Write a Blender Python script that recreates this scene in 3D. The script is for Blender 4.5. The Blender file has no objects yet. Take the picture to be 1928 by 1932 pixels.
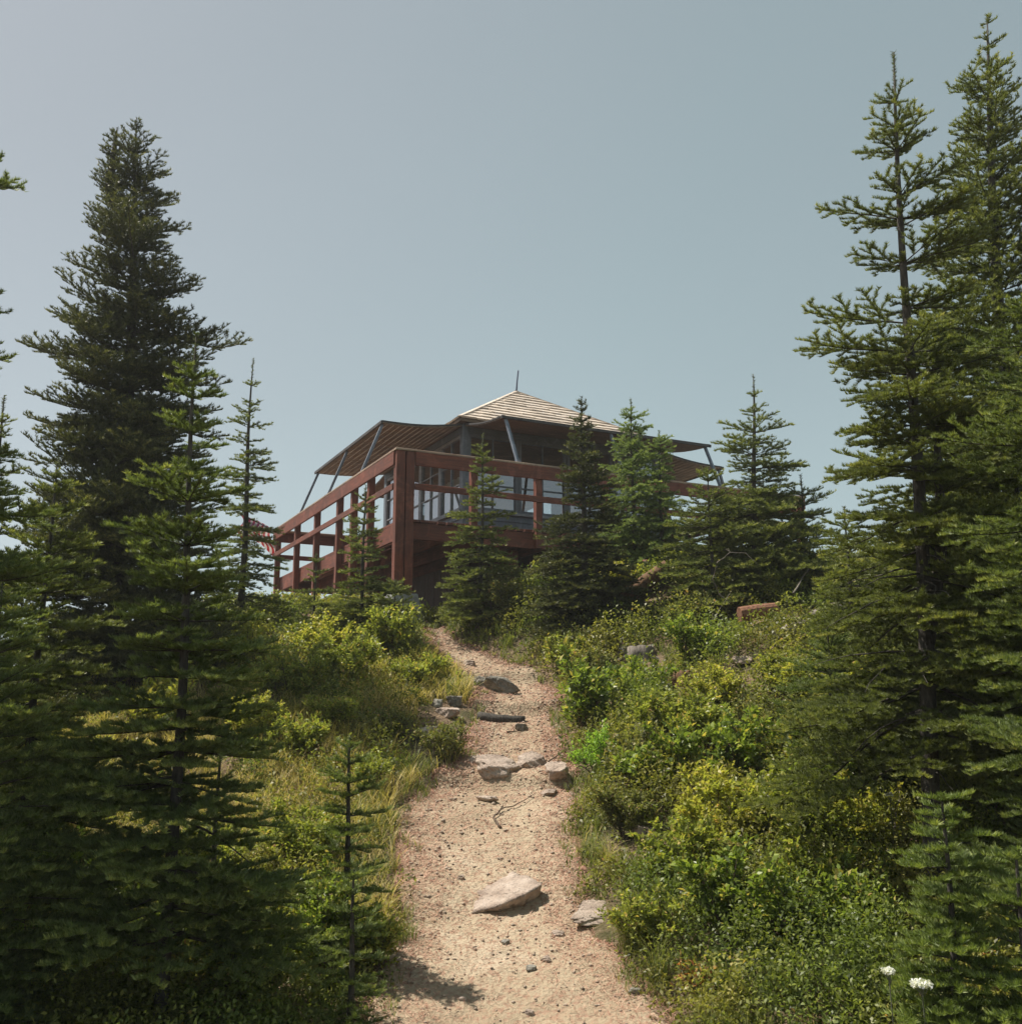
import bpy, math, random
import numpy as np
from mathutils import Vector, Matrix

PI = math.pi
S = bpy.context.scene
C = S.collection
rad = math.radians

# ------------------------------------------------------------------ camera
CAMZ, PITCH, FPX = 1.6, 0.1954, 1883.0        # FPX, pixel frame 1928 x 1932
cam = bpy.data.cameras.new('camera'); camo = bpy.data.objects.new('camera', cam); C.objects.link(camo)
camo.location = (0, 0, CAMZ); camo.rotation_euler = (PI/2 + PITCH, 0, 0)
cam.sensor_fit = 'HORIZONTAL'; cam.sensor_width = 36; cam.lens = 36*2215.5/2268
cam.clip_start = 0.05; cam.clip_end = 9000
S.camera = camo
cp, sp = math.cos(PITCH), math.sin(PITCH)

def ray(px, py):
    a = (px-964)/FPX; b = (966-py)/FPX
    return (a, cp-b*sp, sp+b*cp)
def at(px, py, y):
    """the point seen at px,py lying at ground distance y"""
    r = ray(px, py); t = y/r[1]
    return (r[0]*t, y, CAMZ+r[2]*t)
def rowof(y, z):
    fy = y*cp+(z-CAMZ)*sp; uz = -y*sp+(z-CAMZ)*cp
    return 966-FPX*uz/fy, fy

# ------------------------------------------------------------------ terrain
PY = [-40, 0, 2, 3.5, 4.8, 6.5, 8, 9.5, 11, 12.5, 14, 15, 16.5, 24]
PZ = [-3.0, -.06, -.02, .02, .13, .42, .80, 1.22, 1.70, 2.17, 2.64, 2.90, 3.05, 3.15]
_g = np.linspace(-40, 24, 1281); _z = np.interp(_g, PY, PZ)
_k = np.hanning(21); _k /= _k.sum(); _zs = np.convolve(np.pad(_z, 10, mode='edge'), _k, 'valid')
def zp(y): return np.interp(y, _g, _zs)
ROWS = [1180, 1200, 1215, 1240, 1270, 1300, 1350, 1400, 1440, 1480, 1540, 1600, 1700, 1780, 1850, 1932, 2100, 2500]
XL = [806, 812, 815, 822, 858, 912, 893, 888, 886, 806, 752, 772, 768, 756, 730, 712, 690, 560]
XR = [828, 850, 872, 940, 1004, 1052, 1052, 1056, 1062, 1080, 1080, 1076, 1084, 1120, 1190, 1250, 1330, 1480]
_py = np.linspace(1.5, 15.5, 281); _pl = []; _pr = []
for _y in _py:
    r_, fy_ = rowof(_y, float(zp(_y)))
    _pl.append((np.interp(r_, ROWS, XL)-964)/FPX*fy_); _pr.append((np.interp(r_, ROWS, XR)-964)/FPX*fy_)
_pl = np.convolve(np.pad(_pl, 4, mode='edge'), np.ones(9)/9, 'valid'); _pr = np.convolve(np.pad(_pr, 4, mode='edge'), np.ones(9)/9, 'valid')
def pl(y): return np.interp(y, _py, _pl)
def pr(y): return np.interp(y, _py, _pr)
def sm(a, b, x):
    t = np.clip((x-a)/(b-a), 0, 1); return t*t*(3-2*t)
def nz(x, y, s=1.0, k=0):
    x = x/s+k*7.3; y = y/s-k*3.1
    return (np.sin(x*1.3+1.7*np.sin(y*.9+k))+np.sin(y*1.7+1.3*np.sin(x*1.1+2*k))+np.sin(x*2.9+y*2.3+k)*.5+np.sin(x*4.7-y*5.3)*.3)/2.8
def base_z(x, y):
    x = np.asarray(x, float); y = np.asarray(y, float)
    z = zp(y)
    dr = np.maximum(x-pr(y), 0); dl = np.maximum(pl(y)-x, 0)
    z = z+sm(0, .35, dr)*.05+.36*np.minimum(dr, 2.3)*sm(4.5, 10.5, y)*(1-.6*sm(13, 17, y))
    z = z+sm(0, .35, dl)*.05+.05*np.minimum(dl, 2)*sm(5, 9, y)
    z = z-.30*np.maximum(-x-4.2, 0)**1.15*sm(3, 10, y)-.16*np.maximum(x-6.5, 0)**1.1
    z = z-.45*np.maximum(y-25.5, 0)
    off = sm(.05, .5, np.maximum(dl, dr))
    z = z+off*(.07*nz(x, y, .8)+.03*nz(x, y, .25, 1))
    return np.maximum(z, -60+nz(x, y, 60)*8)
def gz(x, y): return float(base_z(x, y))
def G(px, py, dmax=22):
    """ground point seen at px,py"""
    r = ray(px, py); y = 2.0
    while y < dmax:
        t = y/r[1]; z = CAMZ+r[2]*t
        if z <= gz(r[0]*t, y): break
        y += .03
    t = y/r[1]; x = r[0]*t
    return (x, y, gz(x, y))
def pxm(n, y): return n/FPX*y*.985     # n pixels in metres at distance y

# ------------------------------------------------------------------ materials
def mat(name):
    m = bpy.data.materials.new(name); m.use_nodes = True; nt = m.node_tree
    for n in list(nt.nodes): nt.nodes.remove(n)
    out = nt.nodes.new('ShaderNodeOutputMaterial'); b = nt.nodes.new('ShaderNodeBsdfPrincipled')
    nt.links.new(b.outputs[0], out.inputs[0]); b.inputs['Roughness'].default_value = .8
    return m, nt, b, out
def N(nt, t, **kw):
    n = nt.nodes.new('ShaderNode'+t)
    for k, v in kw.items():
        if hasattr(n, k): setattr(n, k, v)
        else: n.inputs[k].default_value = v
    return n
def ramp(nt, src, stops):
    r = nt.nodes.new('ShaderNodeValToRGB'); e = r.color_ramp.elements
    while len(e) < len(stops): e.new(.5)
    for i, (p, c) in enumerate(stops):
        e[i].position = p; e[i].color = (*c, 1)
    nt.links.new(src, r.inputs[0]); return r.outputs[0]
def noise(nt, scale, detail=4, rough=.6, vec=None, dist=0):
    n = N(nt, 'TexNoise', Scale=scale, Detail=detail, Roughness=rough, Distortion=dist)
    if vec is not None: nt.links.new(vec, n.inputs['Vector'])
    return n.outputs[0]
def mixc(nt, f, a, b, mode='MIX'):
    n = nt.nodes.new('ShaderNodeMix'); n.data_type = 'RGBA'; n.blend_type = mode
    if isinstance(f, float): n.inputs[0].default_value = f
    else: nt.links.new(f, n.inputs[0])
    for i, s in ((6, a), (7, b)):
        if isinstance(s, tuple): n.inputs[i].default_value = (*s, 1)
        else: nt.links.new(s, n.inputs[i])
    return n.outputs[2]
def bump(nt, b, h, strength=.5, dist=.02):
    n = N(nt, 'Bump', Strength=strength, Distance=dist); nt.links.new(h, n.inputs['Height']); nt.links.new(n.outputs[0], b.inputs['Normal'])
def coord(nt, which='Object'): return nt.nodes.new('ShaderNodeTexCoord').outputs[which]
def geo(nt): return nt.nodes.new('ShaderNodeNewGeometry').outputs['Position']

def lk(name, c):
    k, d = (1.5, .04) if 'needle' in name else (1.2, .08)
    m_ = (c[0]+c[1])/2
    w_ = (1.10, .94, .95) if 'needle' in name else (1.04, 1, .95)
    return tuple(min(.8, (v+(m_-v)*d)*k*q) for v, q in zip(c, w_))
def leafmat(name, stops, transl=.35, rough=.5, patch=None, spec=.3, tcol=1.3):
    """leaves: colour runs over the per-leaf value 'var'; patch = second colour set mixed by position"""
    stops = [(p, lk(name, c_)) for p, c_ in stops]
    if patch: patch = (patch[0], [(p, lk(name, c_)) for p, c_ in patch[1]])
    m, nt, b, out = mat(name)
    a = N(nt, 'Attribute', attribute_name='var').outputs['Fac']
    c = ramp(nt, a, stops)
    if patch:
        c2 = ramp(nt, a, patch[1])
        f = ramp(nt, noise(nt, patch[0], 3, .6, geo(nt)), [(.42, (0, 0, 0)), (.6, (1, 1, 1))])
        c = mixc(nt, f, c, c2)
    nt.links.new(c, b.inputs['Base Color']); b.inputs['Roughness'].default_value = rough
    b.inputs['Specular IOR Level'].default_value = spec
    tr = N(nt, 'BsdfTranslucent'); g = mixc(nt, 1.0, c, (tcol*1.1, tcol*1.15, tcol*.55), 'MULTIPLY')
    nt.links.new(g, tr.inputs[0])
    mx = nt.nodes.new('ShaderNodeMixShader'); mx.inputs[0].default_value = transl
    nt.links.new(b.outputs[0], mx.inputs[1]); nt.links.new(tr.outputs[0], mx.inputs[2]); nt.links.new(mx.outputs[0], out.inputs[0])
    return m

M = {}
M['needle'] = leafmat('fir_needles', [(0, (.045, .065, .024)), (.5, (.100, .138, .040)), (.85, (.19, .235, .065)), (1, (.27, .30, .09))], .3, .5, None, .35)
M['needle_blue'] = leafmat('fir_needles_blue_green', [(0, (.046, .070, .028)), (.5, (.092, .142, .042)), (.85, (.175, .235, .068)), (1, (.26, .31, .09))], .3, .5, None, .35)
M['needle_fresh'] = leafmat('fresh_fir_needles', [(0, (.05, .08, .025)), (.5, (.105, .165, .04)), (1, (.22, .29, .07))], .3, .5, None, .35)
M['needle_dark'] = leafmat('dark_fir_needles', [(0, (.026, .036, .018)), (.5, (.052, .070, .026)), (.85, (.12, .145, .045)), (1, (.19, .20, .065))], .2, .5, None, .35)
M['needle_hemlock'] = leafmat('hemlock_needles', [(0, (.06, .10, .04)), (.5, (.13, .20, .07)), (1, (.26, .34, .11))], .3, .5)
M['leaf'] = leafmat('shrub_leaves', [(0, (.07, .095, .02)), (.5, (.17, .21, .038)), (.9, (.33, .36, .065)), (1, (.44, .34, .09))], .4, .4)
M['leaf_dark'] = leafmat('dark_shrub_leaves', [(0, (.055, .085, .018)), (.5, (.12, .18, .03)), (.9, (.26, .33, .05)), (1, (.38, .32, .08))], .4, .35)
M['leaf_olive'] = leafmat('olive_small_leaves', [(0, (.06, .07, .025)), (.5, (.13, .15, .045)), (.9, (.22, .23, .075)), (1, (.26, .18, .09))], .35, .5)
M['leaf_bright'] = leafmat('bright_fresh_leaves', [(0, (.10, .2, .025)), (1, (.26, .42, .055))], .45, .4)
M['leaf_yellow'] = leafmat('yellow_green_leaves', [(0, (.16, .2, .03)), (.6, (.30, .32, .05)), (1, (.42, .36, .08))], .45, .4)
M['leaf_red'] = leafmat('red_orange_leaves', [(0, (.30, .06, .03)), (.5, (.42, .18, .06)), (1, (.5, .33, .16))], .35, .5)
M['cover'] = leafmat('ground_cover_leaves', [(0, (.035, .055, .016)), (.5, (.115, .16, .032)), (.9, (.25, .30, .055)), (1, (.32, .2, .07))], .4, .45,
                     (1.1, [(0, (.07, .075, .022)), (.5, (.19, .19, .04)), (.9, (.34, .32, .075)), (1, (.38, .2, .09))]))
M['grass'] = leafmat('green_grass', [(0, (.06, .09, .02)), (.6, (.15, .19, .04)), (1, (.30, .29, .10))], .35, .5)
M['grass_dry'] = leafmat('dry_yellow_grass', [(0, (.13, .13, .03)), (.45, (.36, .31, .085)), (1, (.62, .50, .27))], .3, .6)
M['litter'] = leafmat('needle_litter', [(0, (.12, .045, .025)), (.6, (.27, .17, .11)), (1, (.46, .35, .25))], .0, .8)
M['flower_white'] = leafmat('white_flower', [(0, (.75, .74, .7)), (1, (.82, .8, .76))], .2, .6)
M['flower_pink'] = leafmat('pink_flower', [(0, (.5, .12, .22)), (1, (.65, .3, .4))], .2, .6)

def bark(name, c1, c2):
    m, nt, b, o = mat(name); v = N(nt, 'Mapping'); nt.links.new(coord(nt), v.inputs[0]); v.inputs['Scale'].default_value = (1, 1, .3)
    n = noise(nt, 40, 6, .7, v.outputs[0]); nt.links.new(ramp(nt, n, [(.35, c1), (.7, c2)]), b.inputs['Base Color'])
    bump(nt, b, n, .8, .01); b.inputs['Roughness'].default_value = .9; return m
M['bark'] = bark('fir_bark', (.03, .026, .022), (.11, .095, .08))
M['stem'] = bark('woody_stem', (.06, .04, .028), (.16, .11, .075))
M['deadwood'] = bark('weathered_grey_wood', (.09, .075, .06), (.30, .26, .22))
M['redwood_log'] = bark('red_brown_log', (.12, .045, .025), (.36, .18, .10))
M['rot'] = bark('rotten_brown_wood', (.07, .035, .02), (.30, .17, .08))
M['green_leader'] = bark('green_twig', (.07, .08, .05), (.2, .2, .15))

def rockmat(name, c1, c2, c3):
    m, nt, b, o = mat(name); p = geo(nt)
    n1 = noise(nt, 7, 6, .65, p); n2 = noise(nt, 55, 5, .7, p)
    c = ramp(nt, n1, [(.3, c1), (.5, c2), (.72, c3)])
    c = mixc(nt, ramp(nt, n2, [(.35, (0, 0, 0)), (.45, (1, 1, 1))]), mixc(nt, .55, c, (.1, .08, .07)), c)
    nt.links.new(c, b.inputs['Base Color'])
    mm = N(nt, 'Math', operation='ADD'); nt.links.new(n1, mm.inputs[0]); nt.links.new(n2, mm.inputs[1]); bump(nt, b, mm.outputs[0], .9, .02)
    b.inputs['Roughness'].default_value = .9; return m
M['rock'] = rockmat('granite_rock', (.27, .20, .16), (.47, .37, .30), (.62, .52, .44))
M['rock_grey'] = rockmat('grey_lichen_rock', (.12, .11, .09), (.26, .24, .2), (.42, .40, .35))
M['concrete'] = rockmat('footing_concrete', (.24, .24, .24), (.32, .32, .32), (.42, .42, .41))

def dirtmat(name, pathy):
    m, nt, b, o = mat(name); p = geo(nt)
    n1 = noise(nt, 1.7, 5, .6, p); n2 = noise(nt, 22, 6, .75, p); n3 = noise(nt, 130, 4, .7, p)
    if pathy:
        c = ramp(nt, n1, [(.3, (.35, .265, .18)), (.55, (.46, .37, .26)), (.75, (.54, .445, .33))])
        c = mixc(nt, ramp(nt, n2, [(.40, (1, 1, 1)), (.50, (0, 0, 0))]), c, (.37, .24, .17))
        c = mixc(nt, ramp(nt, n3, [(.60, (0, 0, 0)), (.72, (.7, .7, .7))]), c, (.72, .60, .48))
    else:
        c = ramp(nt, n2, [(.35, (.09, .06, .04)), (.5, (.22, .155, .10)), (.7, (.38, .28, .19))])
        c = mixc(nt, ramp(nt, n1, [(.45, (0, 0, 0)), (.6, (.8, .8, .8))]), c, (.07, .075, .03))
    nt.links.new(c, b.inputs['Base Color']); b.inputs['Roughness'].default_value = .95
    b.inputs['Specular IOR Level'].default_value = .1
    v = N(nt, 'TexVoronoi', Scale=38.0); nt.links.new(p, v.inputs['Vector'])
    a1 = N(nt, 'Math', operation='MULTIPLY_ADD'); nt.links.new(n2, a1.inputs[0]); a1.inputs[1].default_value = 1.6; nt.links.new(v.outputs['Distance'], a1.inputs[2])
    a2 = N(nt, 'Math', operation='MULTIPLY_ADD'); nt.links.new(n3, a2.inputs[0]); a2.inputs[1].default_value = .6; nt.links.new(a1.outputs[0], a2.inputs[2])
    bump(nt, b, a2.outputs[0], .8, .012 if pathy else .022)
    return m
M['path'] = dirtmat('trail_dirt', True); M['soil'] = dirtmat('forest_soil', False)

def woodmat(name, c1, c2, axis=0, rough=.7, scale=9, knots=True):
    m, nt, b, o = mat(name); v = N(nt, 'Mapping'); nt.links.new(coord(nt), v.inputs[0])
    sc = [1, 1, 1]; sc[axis] = .08; v.inputs['Scale'].default_value = sc
    n = noise(nt, scale*4, 5, .65, v.outputs[0], .6); n2 = noise(nt, 1.7, 4, .6, coord(nt))
    c = ramp(nt, n, [(.3, c1), (.7, c2)])
    c = mixc(nt, ramp(nt, n2, [(.35, (0, 0, 0)), (.75, (.75, .75, .75))]), c, tuple(x*.5+.012 for x in c1))
    c = mixc(nt, ramp(nt, noise(nt, 3.1, 5, .7, coord(nt), 1.), [(.52, (0, 0, 0)), (.72, (.45, .45, .45))]), c, tuple(min(.7, x*1.5+.05) for x in c2))
    nt.links.new(c, b.inputs['Base Color']); bump(nt, b, n, .35, .004); b.inputs['Roughness'].default_value = rough
    return m
red1, red2 = (.10, .025, .014), (.27, .072, .034)
M['redx'] = woodmat('red_stained_wood_x', red1, red2, 0)
M['redy'] = woodmat('red_stained_wood_y', red1, red2, 1)
M['redz'] = woodmat('red_stained_wood_z', red1, red2, 2)
M['cap'] = woodmat('weathered_rail_cap', (.30, .19, .13), (.50, .36, .27), 0)
M['board'] = woodmat('brown_shutter_boards', (.15, .11, .07), (.31, .235, .16), 1)
M['boardx'] = woodmat('brown_shutter_boards_x', (.12, .075, .045), (.24, .155, .095), 0)
M['paint'] = woodmat('blue_grey_paint', (.12, .145, .18), (.19, .22, .265), 0, .6)
M['paintz'] = woodmat('blue_grey_paint_upright', (.13, .155, .185), (.20, .23, .27), 2, .6)
M['trim'] = woodmat('pale_grey_trim', (.24, .26, .29), (.38, .40, .43), 0, .55)
M['strut'] = woodmat('blue_grey_strut', (.12, .15, .20), (.22, .26, .32), 2, .6)
M['shingle'] = woodmat('cedar_shingle', (.58, .47, .38), (.78, .67, .56), 1, .85, 5)
M['edge'] = woodmat('dark_edge_wood', (.04, .035, .035), (.09, .08, .08), 0)
M['interior'] = woodmat('interior_wood', (.2, .12, .07), (.34, .21, .12), 0)
M['skirt'] = woodmat('shade_skirt_boards', (.05, .025, .016), (.11, .05, .03), 2)  # dark brown stands for the shade under the cabin
m, nt, b, o = mat('window_glass'); M['glass'] = m
nt.nodes.remove(b); tr = N(nt, 'BsdfTransparent'); tr.inputs[0].default_value = (.86, .9, .92, 1); gl = N(nt, 'BsdfGlossy', Roughness=.02); gl.inputs[0].default_value = (.95, .95, 1, 1)
fr = N(nt, 'Fresnel', IOR=1.5); ad = N(nt, 'Math', operation='MULTIPLY_ADD'); nt.links.new(fr.outputs[0], ad.inputs[0]); ad.inputs[1].default_value = 1.3; ad.inputs[2].default_value = .22
mx = nt.nodes.new('ShaderNodeMixShader'); nt.links.new(ad.outputs[0], mx.inputs[0]); nt.links.new(tr.outputs[0], mx.inputs[1]); nt.links.new(gl.outputs[0], mx.inputs[2]); nt.links.new(mx.outputs[0], o.inputs[0])
def plain(name, col, rough=.7, metal=0):
    m, nt, b, o = mat(name); n = noise(nt, 30, 4, .6, coord(nt))
    nt.links.new(ramp(nt, n, [(.3, tuple(x*.8 for x in col)), (.7, tuple(min(1, x*1.12) for x in col))]), b.inputs['Base Color'])
    b.inputs['Roughness'].default_value = rough; b.inputs['Metallic'].default_value = metal; return m
M['metal'] = plain('dark_blue_steel', (.07, .08, .13), .5, .4)
M['curtain'] = leafmat('white_curtain', [(0, (.72, .74, .85)), (1, (.72, .74, .85))], .5, .8, None, .1, .9)
# flag: striped cloth with a blue canton, in its own UV space
m, nt, b, o = mat('striped_flag_cloth'); M['flag'] = m
uv = coord(nt, 'UV'); sx = nt.nodes.new('ShaderNodeSeparateXYZ'); nt.links.new(uv, sx.inputs[0])
m1 = N(nt, 'Math', operation='MULTIPLY'); nt.links.new(sx.outputs[1], m1.inputs[0]); m1.inputs[1].default_value = 6.5
m2 = N(nt, 'Math', operation='FRACT'); nt.links.new(m1.outputs[0], m2.inputs[0])
m3 = N(nt, 'Math', operation='LESS_THAN'); nt.links.new(m2.outputs[0], m3.inputs[0]); m3.inputs[1].default_value = .5
c = mixc(nt, m3.outputs[0], (.68, .62, .60), (.42, .035, .04))
ca = N(nt, 'Math', operation='LESS_THAN'); nt.links.new(sx.outputs[0], ca.inputs[0]); ca.inputs[1].default_value = .4
cb = N(nt, 'Math', operation='GREATER_THAN'); nt.links.new(sx.outputs[1], cb.inputs[0]); cb.inputs[1].default_value = 6/13
cc = N(nt, 'Math', operation='MULTIPLY'); nt.links.new(ca.outputs[0], cc.inputs[0]); nt.links.new(cb.outputs[0], cc.inputs[1])
nt.links.new(mixc(nt, cc.outputs[0], c, (.03, .04, .16)), b.inputs['Base Color'])
tr = N(nt, 'BsdfTranslucent'); nt.links.new(c, tr.inputs[0]); mx = nt.nodes.new('ShaderNodeMixShader'); mx.inputs[0].default_value = .35
nt.links.new(b.outputs[0], mx.inputs[1]); nt.links.new(tr.outputs[0], mx.inputs[2]); nt.links.new(mx.outputs[0], o.inputs[0])

# ------------------------------------------------------------------ object helpers
def tag(o, label=None, cat=None, group=None, kind=None):
    if label: o['label'] = label
    if cat: o['category'] = cat
    if group: o['group'] = group
    if kind: o['kind'] = kind
    return o
def empty(name, loc, rz=0, **k):
    o = bpy.data.objects.new(name, None); C.objects.link(o); o.location = loc; o.rotation_euler = (0, 0, rz); o.empty_display_size = .2
    return tag(o, **k)
def mesh_np(name, V, F, material, parent=None, var=None, smooth=False, loc=None):
    """V (n,3); F (m,k) all faces with k corners"""
    V = np.ascontiguousarray(V, dtype=np.float32); F = np.ascontiguousarray(F, dtype=np.int32)
    me = bpy.data.meshes.new(name); k = F.shape[1]
    me.vertices.add(len(V)); me.vertices.foreach_set('co', V.ravel())
    me.loops.add(F.size); me.loops.foreach_set('vertex_index', F.ravel())
    me.polygons.add(len(F)); me.polygons.foreach_set('loop_start', np.arange(0, F.size, k, dtype=np.int32))
    me.update(calc_edges=True)
    if smooth: me.polygons.foreach_set('use_smooth', np.ones(len(F), dtype=bool))
    if var is not None:
        at_ = me.attributes.new('var', 'FLOAT', 'POINT'); at_.data.foreach_set('value', np.ascontiguousarray(var, dtype=np.float32))
    me.materials.append(material)
    o = bpy.data.objects.new(name, me); C.objects.link(o)
    if parent: o.parent = parent
    if loc: o.location = loc
    return o
class MB:
    def __init__(s): s.v = []; s.f = []
    def add(s, vs, fs):
        n = len(s.v); s.v += [tuple(v) for v in vs]; s.f += [tuple(i+n for i in f) for f in fs]
    def box(s, x0, y0, z0, x1, y1, z1):
        s.add([(x0,y0,z0),(x1,y0,z0),(x1,y1,z0),(x0,y1,z0),(x0,y0,z1),(x1,y0,z1),(x1,y1,z1),(x0,y1,z1)],
              [(3,2,1,0),(4,5,6,7),(0,1,5,4),(1,2,6,5),(2,3,7,6),(3,0,4,7)])
    def bar(s, a, b, w, h=None, up=(0, 0, 1)):
        h = h or w; a = Vector(a); b = Vector(b); d = (b-a).normalized(); u = Vector(up)
        if abs(d.dot(u)) > .98: u = Vector((0, 1, 0))
        r = d.cross(u).normalized()*w/2; u = r.cross(d).normalized()*h/2
        s.add([a-r-u, a+r-u, a+r+u, a-r+u, b-r-u, b+r-u, b+r+u, b-r+u],
              [(3,2,1,0),(4,5,6,7),(0,1,5,4),(1,2,6,5),(2,3,7,6),(3,0,4,7)])
    def tube(s, pts, radii, n=8, caps=True):
        pts = [Vector(p) for p in pts]; rings = []
        for i, p in enumerate(pts):
            d = (pts[min(i+1, len(pts)-1)]-pts[max(i-1, 0)])
            d = d.normalized() if d.length > 0 else Vector((0, 0, 1))
            u = Vector((0, 0, 1)) if abs(d.z) < .9 else Vector((1, 0, 0))
            r = d.cross(u).normalized(); q = r.cross(d)
            R = radii[i] if not isinstance(radii, (int, float)) else radii
            rings.append([p+(r*math.cos(2*PI*k/n)+q*math.sin(2*PI*k/n))*R for k in range(n)])
        vs = [v for r in rings for v in r]; fs = []
        for i in range(len(pts)-1):
            for k in range(n):
                a = i*n+k; b_ = i*n+(k+1) % n; fs.append((a, b_, b_+n, a+n))
        if caps: fs.append(tuple(range(n))[::-1]); fs.append(tuple((len(pts)-1)*n+k for k in range(n)))
        s.add(vs, fs)
    def build(s, name, material, parent=None, smooth=False, bevel=0, loc=None):
        me = bpy.data.meshes.new(name); me.from_pydata(s.v, [], s.f); me.update()
        if smooth: me.polygons.foreach_set('use_smooth', [True]*len(me.polygons))
        me.materials.append(material); o = bpy.data.objects.new(name, me); C.objects.link(o)
        if parent: o.parent = parent
        if loc: o.location = loc
        if bevel:
            md = o.modifiers.new('bevel', 'BEVEL'); md.width = bevel; md.segments = 1; md.limit_method = 'ANGLE'
        return o

def norm(a): return a/np.maximum(np.linalg.norm(a, axis=1, keepdims=True), 1e-9)

# ------------------------------------------------------------------ ground
def lines(fine0, fine1, step, far, grow=1.25):
    a = list(np.arange(fine0, fine1+1e-6, step)); s = step; x = fine1
    while x < far: s *= grow; x += s; a.append(x)
    s = step; x = fine0; pre = []
    while x > -far: s *= grow; x -= s; pre.append(x)
    return np.array(pre[::-1]+a)
gx = lines(-7, 7, .07, 4000); gy = lines(1, 17, .07, 4000)
X, Y = np.meshgrid(gx, gy)
Z = base_z(X, Y)
inside = np.minimum(X-pl(Y), pr(Y)-X)
Z = Z-.17*sm(-.02, .14, inside)*((Y > 1.5) & (Y < 15.6))
nx_, ny_ = len(gx), len(gy)
idx = np.arange(nx_*ny_).reshape(ny_, nx_)
F = np.stack([idx[:-1, :-1], idx[:-1, 1:], idx[1:, 1:], idx[1:, :-1]], -1).reshape(-1, 4)
tag(mesh_np('ground', np.stack([X, Y, Z], -1).reshape(-1, 3), F, M['soil'], smooth=True), kind='structure')

# trail: its own sheet, worn and rutted, edges dipping under the bank
def path_h(x, y):
    l = pl(y); r = pr(y); w = np.maximum(r-l, .05); t = (x-l)/w
    h = -.035*np.sin(np.clip(t, 0, 1)*PI)+.018*nz(x, y, .22, 2)+.008*nz(x, y, .07, 3)+.004*nz(x, y, .03, 4)
    for ys, hs, wd in ((8.75, .10, .10), (10.75, .13, .08), (11.9, .12, .08), (6.55, .05, .15)):     # worn steps
        h = h+hs*(sm(-wd, wd, y-ys+.08*nz(x, y, .4))-sm(-.9, .9, y-ys))
    return h
ys = np.arange(1.6, 15.2, .028); ts = np.linspace(-.12, 1.12, 64)
YY, TT = np.meshgrid(ys, ts, indexing='ij')
wob = .05*nz(YY, YY*0, .35, 5)
L_, R_ = pl(YY)+wob, pr(YY)-wob+.04*nz(YY, YY*0, .3, 6)
XX = L_+(R_-L_)*TT
edge = np.minimum(TT+.12, 1.12-TT)
ZZ = base_z(XX, YY)*0+zp(YY)+path_h(XX, YY)+.012
side = np.maximum(np.maximum(-TT, TT-1), 0)/.12
ZZ = ZZ*(1-side)+(base_z(XX, YY)-.05)*side
idx = np.arange(ZZ.size).reshape(ZZ.shape)
F = np.stack([idx[:-1, :-1], idx[:-1, 1:], idx[1:, 1:], idx[1:, :-1]], -1).reshape(-1, 4)
tag(mesh_np('path', np.stack([XX, YY, ZZ], -1).reshape(-1, 3), F[:, ::-1], M['path'], smooth=True), kind='structure')
def pz(x, y): return float(zp(y)+path_h(np.float64(x), np.float64(y))+.012)
def surf(x, y):
    return pz(x, y) if pl(y) < x < pr(y) else gz(x, y)

# ------------------------------------------------------------------ conifers
def needles(P0, P1, rng, dens, nl, nw, upb=.35, flat=0.):
    """needle triangles round the shoots P0->P1"""
    L = np.linalg.norm(P1-P0, axis=1); n = np.maximum((L*dens+rng.random(len(L))).astype(int), 1)
    i = np.repeat(np.arange(len(L)), n); A = norm(P1-P0)[i]; t = rng.random(len(i))
    base = P0[i]+(P1-P0)[i]*t[:, None]
    rv = norm(rng.normal(size=(len(i), 3))); rv -= A*(rv*A).sum(1)[:, None]; rv = norm(rv)
    rv[:, 2] = np.abs(rv[:, 2])*(1-flat)+upb*.5
    D = norm(A*.42+rv*.85); side = norm(np.cross(D, rng.normal(size=(len(i), 3))))
    ln = nl*(.75+.5*rng.random(len(i)))
    V = np.stack([base-side*nw/2, base+side*nw/2, base+D*ln[:, None]], 1).reshape(-1, 3)
    return V, i, t
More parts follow.
